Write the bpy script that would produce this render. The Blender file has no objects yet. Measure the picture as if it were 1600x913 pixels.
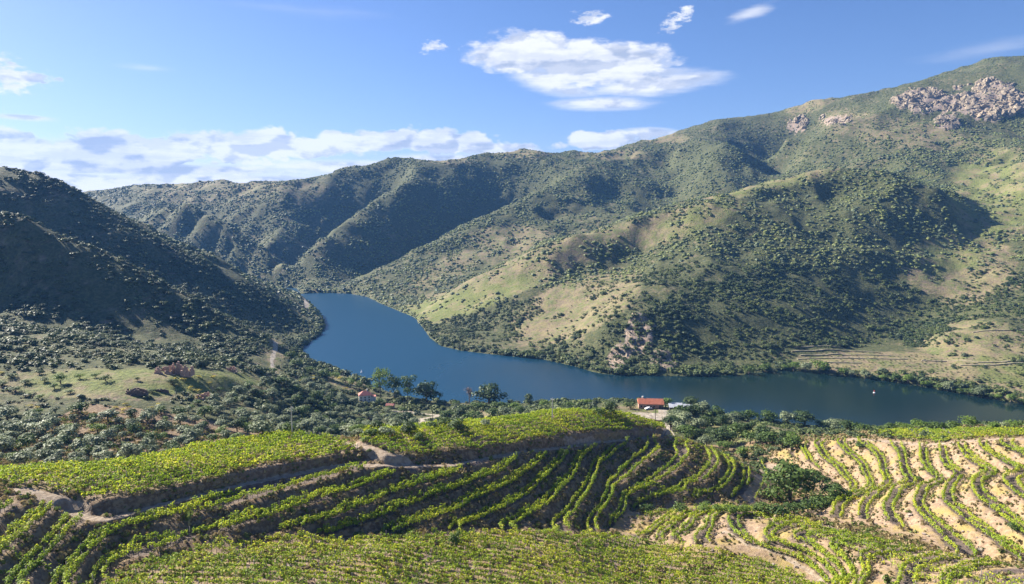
import bpy, math, random, time
import numpy as np
from mathutils import Vector, Matrix
T0 = time.time()
rng = np.random.default_rng(7)
random.seed(7)
sc = bpy.context.scene
C = sc.collection

# ---------------------------------------------------------------- camera
CAMH, FPX, PITCH = 150.0, 1067.0, math.atan(126.5/1067.0)
cam_d = bpy.data.cameras.new('camera'); cam = bpy.data.objects.new('camera', cam_d); C.objects.link(cam)
cam.location = (0, 0, CAMH); cam.rotation_euler = (math.pi/2-PITCH, 0, 0)
cam_d.sensor_width = 36; cam_d.lens = 36*FPX/1600; cam_d.clip_start = 1; cam_d.clip_end = 60000
sc.camera = cam
sc.view_settings.view_transform = 'Standard'; sc.view_settings.look = 'None'
sc.view_settings.exposure = 1.5; sc.view_settings.gamma = 1.0

# ---------------------------------------------------------------- light
SUN_EL = math.radians(32.5); SUN_AZ = math.atan2(-0.86, 0.51)      # azimuth measured from +Y towards +X
sdir = Vector((math.sin(SUN_AZ)*math.cos(SUN_EL), math.cos(SUN_AZ)*math.cos(SUN_EL), math.sin(SUN_EL)))
sun_d = bpy.data.lights.new('sun', 'SUN'); sun_d.energy = 5.0; sun_d.angle = math.radians(0.5); sun_d.color = (1.0, 0.93, 0.82)
sun = bpy.data.objects.new('sun', sun_d); C.objects.link(sun)
sun.rotation_euler = (-sdir).to_track_quat('-Z', 'Y').to_euler()
# ---------------------------------------------------------------- sky with clouds
class NT:
    """tiny helper to write node trees as expressions"""
    def __init__(s, tree): s.t = tree; s.n = tree.nodes; s.l = tree.links
    def node(s, typ, **kw):
        n = s.n.new(typ)
        for k, v in kw.items(): setattr(n, k, v)
        return n
    def link(s, a, b):
        if isinstance(a, (int, float)): b.default_value = a
        elif isinstance(a, (tuple, list)): b.default_value = a if len(a) == len(b.default_value) else tuple(a)+(1,)
        else: s.l.new(a, b)
    def m(s, op, a, b=None, c=None, clamp=False):
        n = s.node('ShaderNodeMath', operation=op, use_clamp=clamp)
        for i, v in enumerate((a, b, c)):
            if v is not None: s.link(v, n.inputs[i])
        return n.outputs[0]
    def ramp(s, f, lo, hi, a=0.0, b=1.0, smooth=True):
        n = s.node('ShaderNodeMapRange', clamp=True); n.interpolation_type = 'SMOOTHSTEP' if smooth else 'LINEAR'
        for i, v in enumerate((f, lo, hi, a, b)): s.link(v, n.inputs[i])
        return n.outputs[0]
    def mix(s, f, a, b, mode='MIX'):
        n = s.node('ShaderNodeMix', data_type='RGBA', blend_type=mode)
        s.link(f, n.inputs[0]); s.link(a, n.inputs[6]); s.link(b, n.inputs[7]); return n.outputs[2]
    def noise(s, vec, scale, detail=6, rough=0.55, dist=0.0, kind='NOISE'):
        n = s.node('ShaderNodeTexNoise'); 
        if vec is not None: s.link(vec, n.inputs['Vector'])
        s.link(scale, n.inputs['Scale']); n.inputs['Detail'].default_value = detail; n.inputs['Roughness'].default_value = rough
        n.inputs['Distortion'].default_value = dist
        return n.outputs[0]
    def comb(s, x, y, z):
        n = s.node('ShaderNodeCombineXYZ')
        for i, v in enumerate((x, y, z)): s.link(v, n.inputs[i])
        return n.outputs[0]
    def attr(s, name, out=2):
        n = s.node('ShaderNodeAttribute', attribute_name=name); return n.outputs[out]

def sky_angles(px, py):
    """direction (azimuth, elevation) in radians of a point of the photograph"""
    dx, dy = (px-800)/FPX, (456.5-py)/FPX
    x, y, z = dx, math.cos(PITCH)+dy*math.sin(PITCH), -math.sin(PITCH)+dy*math.cos(PITCH)
    return math.atan2(x, y), math.atan2(z, math.hypot(x, y))

world = bpy.data.worlds.new('World'); sc.world = world; world.use_nodes = True
w = NT(world.node_tree); w.n.clear()
sky = w.node('ShaderNodeTexSky', sky_type='NISHITA'); sky.sun_disc = False
sky.sun_elevation = SUN_EL; sky.sun_rotation = SUN_AZ
sky.altitude = 200; sky.air_density = 1.0; sky.dust_density = 0.5; sky.ozone_density = 4.0
g = w.node('ShaderNodeNewGeometry')
sep = w.node('ShaderNodeSeparateXYZ'); w.l.new(g.outputs['Incoming'], sep.inputs[0])
ix, iy, iz = [w.m('MULTIPLY', o, -1.0) for o in sep.outputs]
az = w.m('ARCTAN2', ix, iy)
el = w.m('ARCTAN2', iz, w.m('SQRT', w.m('ADD', w.m('MULTIPLY', ix, ix), w.m('MULTIPLY', iy, iy))))
# noise coordinates: stretched sideways towards the horizon, as cloud layers are
vc = w.comb(w.m('MULTIPLY', az, 1.0), w.m('MULTIPLY', el, 2.2), 0.0)
n_big = w.noise(vc, 11.0, 8, 0.55); n_fine = w.noise(vc, 34.0, 8, 0.6)
vs = w.comb(w.m('MULTIPLY', az, 0.55), w.m('MULTIPLY', el, 5.0), 3.0)
n_streak = w.noise(vs, 9.0, 7, 0.6); n_tiny = w.noise(vc, 75.0, 7, 0.62)
warp_t = w.m('ADD', w.m('MULTIPLY', w.m('SUBTRACT', n_fine, 0.5), 1.6), w.m('MULTIPLY', w.m('SUBTRACT', n_tiny, 0.5), 1.5))
warp = w.m('ADD', w.m('MULTIPLY', w.m('SUBTRACT', n_big, 0.5), 1.0), w.m('MULTIPLY', w.m('SUBTRACT', n_fine, 0.5), 0.75))
warp_s = w.m('ADD', w.m('MULTIPLY', w.m('SUBTRACT', n_streak, 0.5), 1.3), w.m('MULTIPLY', w.m('SUBTRACT', n_fine, 0.5), 0.3))
def billow(sc_, seed, up=0.0):
    n = w.noise(w.comb(w.m('ADD', az, seed-up*.6), w.m('MULTIPLY', w.m('ADD', el, up), 1.5), seed), sc_, 0, .5); return w.m('ABSOLUTE', w.m('SUBTRACT', w.m('MULTIPLY', n, 2.0), 1.0))
bil = w.m('ADD', w.m('ADD', w.m('MULTIPLY', billow(17.0, 0.3), 1.5), w.m('MULTIPLY', billow(40.0, 1.3), 0.9)), w.m('ADD', w.m('MULTIPLY', billow(90.0, 2.1), 0.5), w.m('MULTIPLY', w.m('SUBTRACT', n_fine, 0.5), .45)))
warp_b = w.m('MULTIPLY', w.m('SUBTRACT', bil, 0.55), .8)
def blob(px, py, rx, ry, tilt=0.0, k=1.0, streak=False, soft=0.35, strength=1.0):
    a0, e0 = sky_angles(px, py)
    da, de = w.m('SUBTRACT', az, a0), w.m('SUBTRACT', el, e0)
    ct, st = math.cos(tilt), math.sin(tilt)
    u = w.m('DIVIDE', w.m('ADD', w.m('MULTIPLY', da, ct), w.m('MULTIPLY', de, st)), rx/FPX)
    v = w.m('DIVIDE', w.m('SUBTRACT', w.m('MULTIPLY', de, ct), w.m('MULTIPLY', da, st)), ry/FPX)
    r = w.m('SQRT', w.m('ADD', w.m('MULTIPLY', u, u), w.m('MULTIPLY', v, v)))
    f = w.m('ADD', w.m('SUBTRACT', 1.0, r), w.m('MULTIPLY', warp_s if streak else warp_t if rx < 45 else warp_b if py > 200 else warp, k))
    if rx < 45 and not streak: soft = 0.75
    d = w.ramp(f, 0.0, soft)
    return d if strength == 1.0 else w.m('MULTIPLY', d, strength)
dens = None
def add(d):
    global dens
    dens = d if dens is None else w.m('MAXIMUM', dens, d)
for a in [(815, 82, 92, 34, 0, 1.2), (930, 100, 125, 36, 0, 1.2), (1010, 128, 110, 26, 0, 1.0, True, 0.7), (950, 163, 95, 14, 0, 1.0, True, 0.8), (860, 128, 90, 22, -0.25, 1.0, True, 0.9),
          (1060, 122, 90, 12, 0, 0.9, True, 0.8), (676, 74, 23, 9, 0.2, 1.2), (925, 29, 30, 11, 0, 1.3), (1052, 35, 24, 12, 0.4, 1.6), (1073, 18, 12, 9, 0, 1.5),
          (1170, 22, 40, 10, 0.3, 1.9, True, 1.4, 0.7), (8, 118, 42, 26, 0, 1.6), (38, 122, 36, 10, 0, 1.6), (30, 183, 50, 5, 0, 1.5, True, 0.8), (230, 106, 50, 5, 0, 1.5, True, 1.5, 0.4),
          (40, 238, 90, 26, 0, .75), (150, 236, 100, 24, 0, .75), (255, 236, 90, 22, 0, .75), (345, 230, 90, 24, 0, .75), (425, 226, 70, 22, 0, .75), (480, 232, 70, 16, 0, .75), (200, 262, 300, 14, 0, .9, True, 0.5), (60, 285, 200, 20, 0, .8, True, 0.5), (330, 282, 210, 18, 0, 1.0, True, 0.6), (100, 300, 330, 14, 0, .5, True, 0.7),
          (570, 224, 80, 20, 0, .75), (640, 218, 70, 20, 0, .75), (710, 224, 80, 22, 0, .75), (790, 234, 70, 14, 0, .6), (560, 262, 190, 14, 0, .9, True, 0.7), (700, 250, 130, 12, 0, .9, True, .7),
          (950, 218, 85, 17, 0, 0.9), (1010, 208, 60, 10, 0, 0.7, True, 0.6), (1560, 75, 120, 14, 0.1, 1.6, True, 1.8, 0.3), (520, 20, 160, 10, 0, 1.6, True, 2.0, 0.25), (1330, 165, 150, 14, 0.1, 1.6, True, 2.0, 0.3)]:
    add(blob(*a))
# off the picture's sides the same broken cloud line goes on
band_e = w.m('DIVIDE', w.m('SUBTRACT', el, 0.075), 0.055)
band = w.ramp(w.m('ADD', w.m('SUBTRACT', 0.75, w.m('ABSOLUTE', band_e)), w.m('MULTIPLY', warp, 2.2)), 0.0, 0.5)
side = w.ramp(w.m('ABSOLUTE', w.m('ADD', az, 0.15)), 0.85, 1.1)
add(w.m('MULTIPLY', band, side))
# cloud brightness: sunlit tops, blue-grey bases
n_mid = w.m('ADD', n_big, w.m('MULTIPLY', billow(17.0, 0.3), .35))
n_up = w.m('ADD', w.noise(w.comb(w.m('ADD', az, -0.006), w.m('MULTIPLY', w.m('ADD', el, 0.010), 2.2), 0.0), 11.0, 8, 0.55), w.m('MULTIPLY', billow(17.0, 0.3, 0.011), .35))
shade = w.ramp(w.m('SUBTRACT', n_mid, n_up), -0.10, 0.02)
shade2 = w.ramp(w.m('ADD', n_streak, w.m('MULTIPLY', w.m('SUBTRACT', n_fine, .5), .5)), 0.38, 0.6)
lit = w.m('ADD', w.m('MULTIPLY', shade, 0.62), w.m('MULTIPLY', shade2, 0.38))
lit = w.m('MAXIMUM', lit, w.ramp(dens, 1.0, .35, 0.0, .85))
ccol = w.mix(lit, (3.6, 4.1, 5.2, 1), (7.8, 7.8, 7.9, 1))
hs = w.node('ShaderNodeHueSaturation'); w.link(sky.outputs[0], hs.inputs['Color']); hs.inputs['Saturation'].default_value = 1.1; hs.inputs['Value'].default_value = 0.92
skycol = w.mix(1.0, hs.outputs[0], (1.0, 0.93, 1.1, 1), 'MULTIPLY')
final = w.mix(w.m('MULTIPLY', dens, 0.96), skycol, ccol)
bg = w.node('ShaderNodeBackground'); w.link(final, bg.inputs[0]); bg.inputs[1].default_value = 0.05
out = w.node('ShaderNodeOutputWorld'); w.l.new(bg.outputs[0], out.inputs[0])
# ---------------------------------------------------------------- geometry helpers: photograph point -> place in the world
cp, sp = math.cos(PITCH), math.sin(PITCH)
def ray(px, py):
    dx, dy = (px-800)/FPX, (456.5-py)/FPX
    return dx, cp+dy*sp, -sp+dy*cp
def pz(px, py, z):
    x, y, zz = ray(px, py); t = (z-CAMH)/zz; return (x*t, y*t, z)
def pY(px, py, Y):
    x, y, zz = ray(px, py); t = Y/y; return (x*t, Y, CAMH+zz*t)
def xY(px, Y, z):
    x, y, zz = ray(px, 456.5+(CAMH-z)/Y*FPX-126.5); return (x/y*Y, Y, z)
def project(X, Y, Z):
    d = Y*cp-(Z-CAMH)*sp; u = Y*sp+(Z-CAMH)*cp
    return 800+FPX*X/d, 456.5-FPX*u/d

PTS = []
def curve(kind, pts, step=12.0):
    """control points along a traced polyline"""
    w3 = [kind(*p) for p in pts]
    out = []
    for a, b in zip(w3[:-1], w3[1:]):
        n = max(1, int(math.dist(a[:2], b[:2])/step))
        for i in range(n): out.append(tuple(a[k]+(b[k]-a[k])*i/n for k in range(3)))
    out.append(w3[-1]); PTS.extend(out); return w3
def lev(z, pts, step=8.0): return curve(pz, [(a, b, z) for a, b in pts], step)
DZ = 2.4; LIFT = 2.2
# terraces on the centre hill: outer edges, traced, each on its own level
CL = {
 91.2: [(28,787),(15,795),(0,806)],
 88.8: [(85,795),(62,816),(38,840),(0,873)],
 86.4: [(142,810),(114,829),(85,859),(47,901),(34,913)],
 84.0: [(591,728),(561,735),(514,748),(453,765),(408,777),(361,789),(300,803),(258,813),(218,823),(182,833),(170,840),(152,857),(133,876),(121,895),(106,913)],
 81.6: [(660,730),(627,737),(599,750),(561,763),(523,775),(485,788),(447,801),(400,815),(333,840),(295,847),(256,859),(224,869),(190,876),(171,889),(162,899)],
 79.2: [(765,719),(752,724),(723,735),(691,750),(647,763),(600,780),(571,792),(536,805),(517,813),(476,826),(417,846)],
 76.8: [(827,708),(808,720),(790,735),(752,750),(714,767),(670,780),(638,795),(608,806),(571,819),(533,829),(504,837)],
 74.4: [(860,705),(846,722),(818,744),(790,763),(752,780),(714,801),(685,811),(647,824),(609,837)],
 72.0: [(900,697),(884,716),(865,737),(846,756),(818,780),(790,797),(761,809),(721,824)],
 69.6: [(946,691),(923,707),(908,722),(895,751),(875,771),(854,794),(827,809),(797,826)],
 67.2: [(985,686),(963,705),(938,728),(931,749),(923,766),(902,800),(882,823)],
 64.8: [(1035,683),(1033,704),(1005,726),(976,753),(959,777),(946,798),(931,825)],
 62.4: [(1073,698),(1079,711),(1067,724),(1049,741),(1026,755),(1016,763)],
 60.0: [(1119,713),(1124,724),(1119,736),(1098,755),(1073,770)],
 57.6: [(1143,723),(1149,736),(1145,749),(1136,760),(1121,770),(1090,776)],
 55.2: [(1170,732),(1171,745),(1168,762)]}
for z, p in CL.items(): lev(z, p)
# right-hand field
RL = {
 52.8: [(1250,699),(1265,727)],
 55.2: [(1271,698),(1280,713),(1296,726),(1311,743)],
 57.6: [(1314,701),(1333,718),(1344,730),(1352,748),(1355,763),(1324,776),(1303,790),(1299,806)],
 60.0: [(1338,691),(1358,705),(1371,721),(1374,738),(1374,763),(1358,775),(1344,789),(1340,806)],
 62.4: [(1391,696),(1402,712),(1405,727),(1408,743),(1417,752),(1394,766),(1381,788),(1378,795),(1384,811)],
 64.8: [(1436,694),(1437,720),(1444,732),(1456,745),(1466,751),(1444,757),(1431,774),(1427,793),(1438,808),(1450,822),(1466,837),(1478,855),(1490,868)],
 67.2: [(1467,696),(1469,720),(1477,732),(1488,747),(1474,770),(1471,782),(1485,797),(1502,811),(1522,826),(1546,842),(1569,861),(1594,878)],
 69.6: [(1496,696),(1502,709),(1516,723),(1530,731),(1541,739),(1521,751),(1518,768),(1530,784),(1554,801),(1577,820),(1600,839)],
 72.0: [(1529,696),(1538,705),(1558,718),(1582,731),(1590,737),(1568,745),(1566,754),(1582,770),(1600,782)],
 74.4: [(1561,696),(1582,705),(1600,716),(1640,735)]}
for z, p in RL.items(): lev(z, p)
# terraces of the lower right spur
DZF = 1.2
FL = {
 62.4: [(1026,816),(992,835)], 63.6: [(1064,808),(1024,837)], 64.8: [(1081,806),(1052,846)], 66.0: [(1113,804),(1102,823),(1083,852)],
 67.2: [(1139,803),(1136,820),(1151,840),(1177,854),(1213,866),(1244,876),(1267,886),(1292,913)],
 68.4: [(1202,826),(1200,848)], 69.6: [(1244,832),(1242,845),(1252,861)], 70.8: [(1302,845),(1299,864),(1303,889)], 72.0: [(1360,861),(1343,883),(1335,908)],
 73.2: [(1425,876),(1400,900),(1392,920)], 74.4: [(1490,893),(1470,925)]}
for z, p in FL.items(): lev(z, p)
# track below the upper fields, and the upper edge of the bank above it (z without the lift of the field)
TR = [(100,798,87.4),(121,803,86.8),(144,811,86.4),(171,811,86.2),(205,802,85.9),(246,790,85.7),(300,778,85.5),(333,770,85.3),(389,755,85),(446,744,84.8),(500,733,84.5),(536,727,84.3),(591,727,84),
      (640,729,82.5),(700,728,80.8),(744,720,79.6),(789,711,78.2),(841,704,75.8),(880,700,73.4),(906,695,71.8),(965,689,68.6),(1000,686,66.6),(1035,683,64.8)]
TRW = curve(pz, TR, 8)
U1 = [(a, b, round(z-0.8, 2)) for a, b, z in [(128,788,89.6),(146,785,89.3),(208,776,89),(257,764,88.8),(300,757,88.5),(333,751,88.4),(408,736,88),(500,717,87.6),(552,706,87.2),(585,703,87)]]
U2 = [(a, b, round(z-1.1, 2)) for a, b, z in [(608,715,86.3),(664,714,83.6),(752,705,82),(808,697,80),(865,686,77.6),(884,683,76.4),(905,687,75),(970,682,71.2),(1027,682,67.6)]]
B1 = [(20,745,90.8),(100,739,90.2),(180,733,89.2),(290,712,88),(400,690,87),(520,684,85.6)]
B2 = [(560,690,86.5),(640,684,85),(740,683,83),(790,670,81),(830,657,79),(870,649,77),(900,644,75.5),(960,648,73),(1000,655,70),(1040,673,66.5)]
def lifted(L): return [(a, b, z) for a, b, z in L]
def taper(X): return np.clip((np.asarray(X)+101)/16.0, 0, 1)
for L in (U1, U2, B1, B2):
    for a, b, z in L:
        X, Y, Z = pz(a, b, z); PTS.append((X, Y, Z-LIFT*float(taper(X))))
# left corner
curve(pz, [(-60,790,92),(10,760,91.5),(60,765,90.5)], 8); curve(pz, [(-120,850,92.5),(-120,960,92)], 8); PTS.append(xY(-200, 130, 95)); PTS.append(xY(-300, 170, 96))
# right edge of the centre hill
curve(pz, [(1045,678,65.5),(1083,692,62.3),(1126,710,58.6),(1158,727,55.8),(1178,738,54)], 8)
# gully floor and the near foot
curve(pz, [(970,822,61.5),(1000,800,59.8),(1050,795,58),(1110,792,56.2),(1180,790,53.5),(1230,772,51.5),(1225,745,48.5),(1200,722,46),(1150,697,41),(1110,680,36)], 10)
curve(pz, [(1290,772,52),(1250,790,53),(1200,800,54)], 10); PTS.append(pz(1240, 735, 50)); PTS.append(pz(1190, 745, 51))
# near ridge in front (field at the bottom of the picture)
GB = [(160,913,81.9),(200,893,81.6),(250,873,81.1),(300,860,80.5),(400,849,79),(500,842,77.5),(600,838,75.6),(700,836,73),(800,834,70.6),(850,834,69.2),(900,835,67.4),(931,837,65.8),(965,838,63.6),(1000,842,61.8)]
GBW = curve(pz, GB, 8)
for a, b, z in [(1050,856,63.6),(1083,861,65),(1130,862,66.2),(1200,880,66.1),(1250,899,66.4),(1000,870,64),(1000,913,67),(1100,880,65.8),(1100,913,67),(1200,913,66.8),(900,860,69),(900,913,71),
                (800,870,73),(800,913,74),(700,913,76),(600,870,77.5),(600,913,78.5),(500,913,80.5),(400,880,80.8),(400,913,82),(300,913,82.5),(230,913,82.4),
                (300,1050,86),(600,1050,84),(900,1050,80),(1200,1050,78)]: PTS.append(pz(a, b, z))
# brow of the lower right spur and the land behind it
FB = [(1180,797,66.4),(1250,812,68),(1300,826,69),(1369,845,70.6),(1450,862,72.6),(1530,876,74),(1600,889,75.5),(1700,905,78)]
FBW = curve(pz, FB, 8)
curve(pz, [(1060,800,62.8),(1120,798,65)], 8)
for a, b, z in [(1500,913,75.6),(1600,940,79),(1700,1000,82),(1500,1050,80)]: PTS.append(pz(a, b, z))
for p in [(1700,720,78),(1720,800,77),(1750,880,74),(1850,760,84)]: PTS.append(pz(*p))
PTS += [xY(1230, 203, 57), xY(1300, 190, 59), xY(1369, 185, 61)]
# far edge of the right field, strip vineyard
curve(pz, [(1225,697,50),(1250,690,52),(1330,682,57),(1400,678,62.5),(1500,677,69.4),(1590,677,73.6),(1700,677,78)], 12)
PTS += [xY(1400,330,44), xY(1550,300,52), xY(1250,335,38), xY(1700,300,58), xY(1400,400,16), xY(1600,390,18), xY(1200,400,18), xY(1850,400,22)]
PTS += [pz(1180,672,42), pz(1230,678,45), pz(1130,662,27), pz(1200,664,40)]
# behind the upper fields
PTS += [xY(0,172,82), xY(0,200,71), xY(-150,200,76), xY(180,182,79), xY(180,205,69), xY(290,193,78), xY(300,214,67), xY(400,205,77), xY(400,225,66), xY(520,212,77), xY(520,235,64), xY(600,222,74), xY(600,250,60), xY(700,265,56), xY(780,275,56), xY(840,285,56), xY(900,300,50), xY(1000,305,48), xY(1050,300,44), xY(1083,300,44)]
# olive grove, meadow and the land left of the river
for p in [(0,700,62),(0,650,60),(-150,680,62),(100,700,60),(100,650,60),(200,700,57),(200,650,58),(300,690,54),(300,650,54),(400,672,47),(400,640,48),(0,620,62),(150,620,61),(250,620,58),
          (350,620,50),(400,600,47),(100,595,64),(200,590,64),(280,590,62),(350,588,57),(0,590,66),(-200,600,70),(200,726,70),(260,721,69),
          (480,600,22),(520,612,15),(560,626,8),(600,626,4),(640,634,3.5),(700,640,5),(750,645,8),(800,648,14),(650,660,9),(560,650,13),(500,640,24),(450,620,34),(450,662,34),(500,672,29),
          (600,680,16),(700,668,18),(760,665,24),(440,590,38),(820,642,26),(860,640,32),(900,640,38),(960,645,37),(1000,655,36),(1040,650,35),(1020,634,34),(1075,640,33),(1060,670,36),(1100,655,30),(930,630,33)]:
    PTS.append(pz(*p))
# low knoll, then hill B and hill A on the left
curve(pY, [(-150,505,440),(0,515,440),(130,525,440),(230,545,430),(330,566,420),(390,572,430)], 30)
PTS += [xY(0,485,68), xY(130,485,62), xY(250,480,50), xY(340,470,44)]
curve(pY, [(-200,300,650),(-100,312,630),(0,335,620),(35,342,620),(70,360,620),(140,390,620),(200,418,620),(300,468,620),(370,503,620),(420,532,615),(440,556,612)], 22)
for p in [(0,485,562),(0,410,592),(100,500,548),(100,430,586),(200,522,548),(200,470,584),(300,542,548),(300,505,586),(400,562,530),(400,542,572),(410,575,510),(-120,470,562)]: PTS.append(pY(*p))
PTS += [xY(-100,705,92), xY(0,700,96), xY(100,700,86), xY(200,700,74), xY(300,700,52), xY(380,700,30), xY(430,705,14)]
curve(pY, [(-300,240,840),(-150,250,845),(0,268,850),(60,275,860),(130,300,880),(200,335,900),(300,385,930),(400,435,960),(445,458,985),(470,468,1010)], 25)
for p in [(0,300,800),(200,375,810),(330,425,850),(420,470,870),(470,490,900),(440,520,800)]: PTS.append(pY(*p))
PTS += [(-700,1000,120), (-560,1040,90), (-450,1080,50), (-700,1150,40), (-900,1100,90), (-1000,900,190), (-1100,700,170), (-900,560,150), (-700,420,95), (-500,300,80)]
# right spur: skyline crest, nose down to the rock tip, shaded face, side valley, right flank
curve(pY, [(655,490,985),(700,456,1000),(760,427,1010),(830,397,1020),(900,372,1030),(960,363,1040),(1050,330,1070),(1120,305,1100),(1210,283,1140),(1290,262,1150),(1395,270,1110),(1465,296,1060)], 25)
curve(pY, [(1200,300,1110),(1150,350,1000),(1095,400,900),(1040,432,830),(990,465,760),(955,500,710),(940,535,680),(938,570,655)], 22)
for p in [(700,500,900),(760,500,860),(800,480,880),(850,450,920),(900,430,960),(960,410,980),(870,540,730),(820,530,770),(900,500,790),(1000,390,1010),
          (1060,560,648),(1060,520,690),(1100,560,655),(1120,500,720),(1160,560,660),(1200,500,735),(1180,430,850),(1250,400,930),(1260,540,695),(1300,480,805),(1340,400,930),(1380,340,1010),(1250,330,1050),(1300,300,1110),(1420,345,1015),
          (1350,540,740),(1400,500,820)]: PTS.append(pY(*p))
curve(pY, [(1440,570,660),(1445,545,710),(1434,500,820),(1428,460,865),(1452,420,915),(1490,385,965),(1530,345,1030),(1560,315,1160),(1500,275,1300),(1400,245,1450)], 25)
for p in [(1300,578,640),(1250,573,648),(1400,570,640),(1500,580,600),(1600,600,560),(1500,560,640),(1600,570,610),(1480,520,710),(1550,500,740),(1600,480,760),(1480,460,860),(1550,430,880),(1600,410,890),
          (1600,350,1000),(1600,290,1150),(1600,245,1300),(1700,520,700),(1700,400,880),(1700,280,1100),(1700,180,1500),(1750,620,560),(1850,500,700),(1900,300,1000)]: PTS.append(pY(*p))
# higher slopes behind, cliffs and the main skyline
for p in [(1440,226,1500),(1480,245,1400),(1380,260,1400),(1540,260,1350),(1600,205,1500),(1540,195,1560),(1470,175,1650),(1400,175,1700),(1550,150,1650),(1600,150,1620),(1350,220,1600),(1300,240,1600),(1250,250,1650),
          (1300,200,1700),(1230,215,1750)]: PTS.append(pY(*p))
SK1 = curve(pY, [(1800,60,1900),(1700,72,1900),(1600,87,1900),(1540,93,1900),(1480,112,1920),(1400,137,1950),(1330,151,1980),(1270,160,2000),(1215,180,2020),(1150,188,2080),(1090,195,2100),(1030,210,2120),(985,226,2100),(945,241,2050)], 50)
for p in [(1060,235,1850),(1130,226,1760),(1163,243,1705),(1188,266,1650),(1100,270,1650),(1085,300,1590),(1120,290,1580),(960,255,1850),(985,267,1780),(1008,290,1690),(1005,325,1590),(960,300,1690)]: PTS.append(pY(*p))
PTS += [xY(1050,1570,138), xY(1058,1660,178), xY(1052,1760,218), xY(1045,1850,262)]
PTS += [xY(1212,1690,208), xY(1222,1790,246), xY(1226,1880,296)]
# valley behind the right spur
PTS += [xY(655,1010,1), xY(700,1100,14), xY(760,1180,32), xY(830,1260,58), xY(900,1330,85), xY(960,1380,105), xY(1050,1440,135), xY(1130,1500,165), xY(1210,1560,205), xY(1300,1450,210), xY(1400,1350,215)]
# middle range skyline
SK2 = curve(pY, [(945,241,2050),(900,237,2000),(850,240,2000),(820,236,2020),(760,243,2000),(700,250,1980),(640,252,1960),(600,250,1950),(540,262,1940),(500,275,1930),(460,288,1920),(400,285,1960),(350,283,2000),(290,289,2050),(230,291,2100),(190,301,2150),(130,312,2200),(0,318,2300)], 60)
curve(pY, [(60,318,3000),(120,308,3000),(150,299,3000),(180,302,3000),(240,312,3000)], 100)
# spurs down to the river
curve(pY, [(935,248,1850),(900,268,1760),(830,303,1640),(740,347,1500),(640,392,1390),(560,432,1300),(522,454,1262)], 40)
curve(pY, [(660,258,1880),(640,285,1780),(600,305,1700),(560,335,1600),(500,380,1480),(450,418,1390),(420,440,1340)], 40)
curve(pY, [(440,290,1870),(410,318,1780),(385,345,1700)], 40)
curve(pY, [(288,312,1560),(340,335,1500),(400,377,1430),(437,405,1390)], 30)
curve(pY, [(288,312,1560),(240,325,1620),(200,345,1640)], 40)
curve(pY, [(470,298,1850),(455,320,1770),(438,345,1690),(420,378,1580),(404,405,1490)], 35)
for p in [(300,352,1527),(340,368,1480),(390,398,1420),(258,343,1562),(362,387,1458),(225,350,1598)]: PTS.append(pY(*p))
# gullies between the spurs, tucked in behind the crests
curve(xY, [(525,1290,2),(570,1365,9),(615,1430,17),(665,1490,32),(720,1570,56),(775,1650,92),(830,1740,140)], 30)
curve(xY, [(432,1400,5),(458,1460,13),(486,1540,32),(522,1620,56),(560,1700,86),(605,1790,134)], 30)
curve(xY, [(440,1500,24),(400,1580,52),(360,1640,80),(320,1700,104),(285,1760,124)], 30)
PTS += [xY(200,1400,10), xY(300,1410,8), xY(380,1400,6), xY(100,1400,14), xY(150,1700,90), xY(0,1500,60), xY(-200,1500,90), xY(-200,2200,200)]
for p in [(600,460,1180),(640,450,1180),(700,430,1230),(760,405,1300),(800,370,1400),(860,340,1500),(860,380,1330),(930,320,1560),(940,350,1430),(1000,340,1480),(470,440,1330),(500,440,1310)]: PTS.append(pY(*p))
PTS += [xY(1200,1680,200)]
PTS += [(-2500,3300,200),(-1000,3500,180),(500,3400,160),(2500,3000,300),(3500,2000,500),(2200,1300,420),(1600,800,240),(-2000,2500,250),(-1800,1500,180),(1000,500,110),(700,350,84),(1500,300,100),(-1500,300,110),(-600,60,110),(600,60,110),(0,40,104)]

# the land falls away behind the skyline
for L in (SK1, SK2):
    for x, y, z in L:
        PTS.append((x*(y+170)/y, y+170, z-45)); PTS.append((x*(y+450)/y, y+450, z-120))
PT = np.array(PTS, float)
# drop near duplicates
keep = []; seen = set()
for i, (x, y, z) in enumerate(PT):
    s = 2.5 if y < 330 else 8.0
    k = (int(x//s), int(y//s), s)
    if k in seen: continue
    seen.add(k); keep.append(i)
PT = PT[keep]
def rbf_fit(P, c=2.0, lam=0.15):
    n = len(P); sx = P[:, :2]/100.0
    r = np.sqrt(((sx[:, None]-sx[None])**2).sum(-1)+(c/100)**2)
    A = np.zeros((n+3, n+3)); A[:n, :n] = r - np.eye(n)*lam*0.01
    Q = np.c_[np.ones(n), sx]; A[:n, n:] = Q; A[n:, :n] = Q.T
    return sx, np.linalg.solve(A, np.r_[P[:, 2], 0, 0, 0]), c
RBF = rbf_fit(PT)
def base(X, Y):
    sx, wt, c = RBF; out = np.empty(X.size); xs, ys = X.ravel()/100, Y.ravel()/100
    s32 = sx.astype(np.float32); w32 = wt[:-3].astype(np.float64)
    for i in range(0, X.size, 20000):
        a, b = xs[i:i+20000], ys[i:i+20000]
        r = np.sqrt((a[:, None]-sx[:, 0])**2+(b[:, None]-sx[:, 1])**2+(c/100)**2)
        out[i:i+20000] = r@w32+wt[-3]+wt[-2]*a+wt[-1]*b
    return out.reshape(X.shape)

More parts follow.
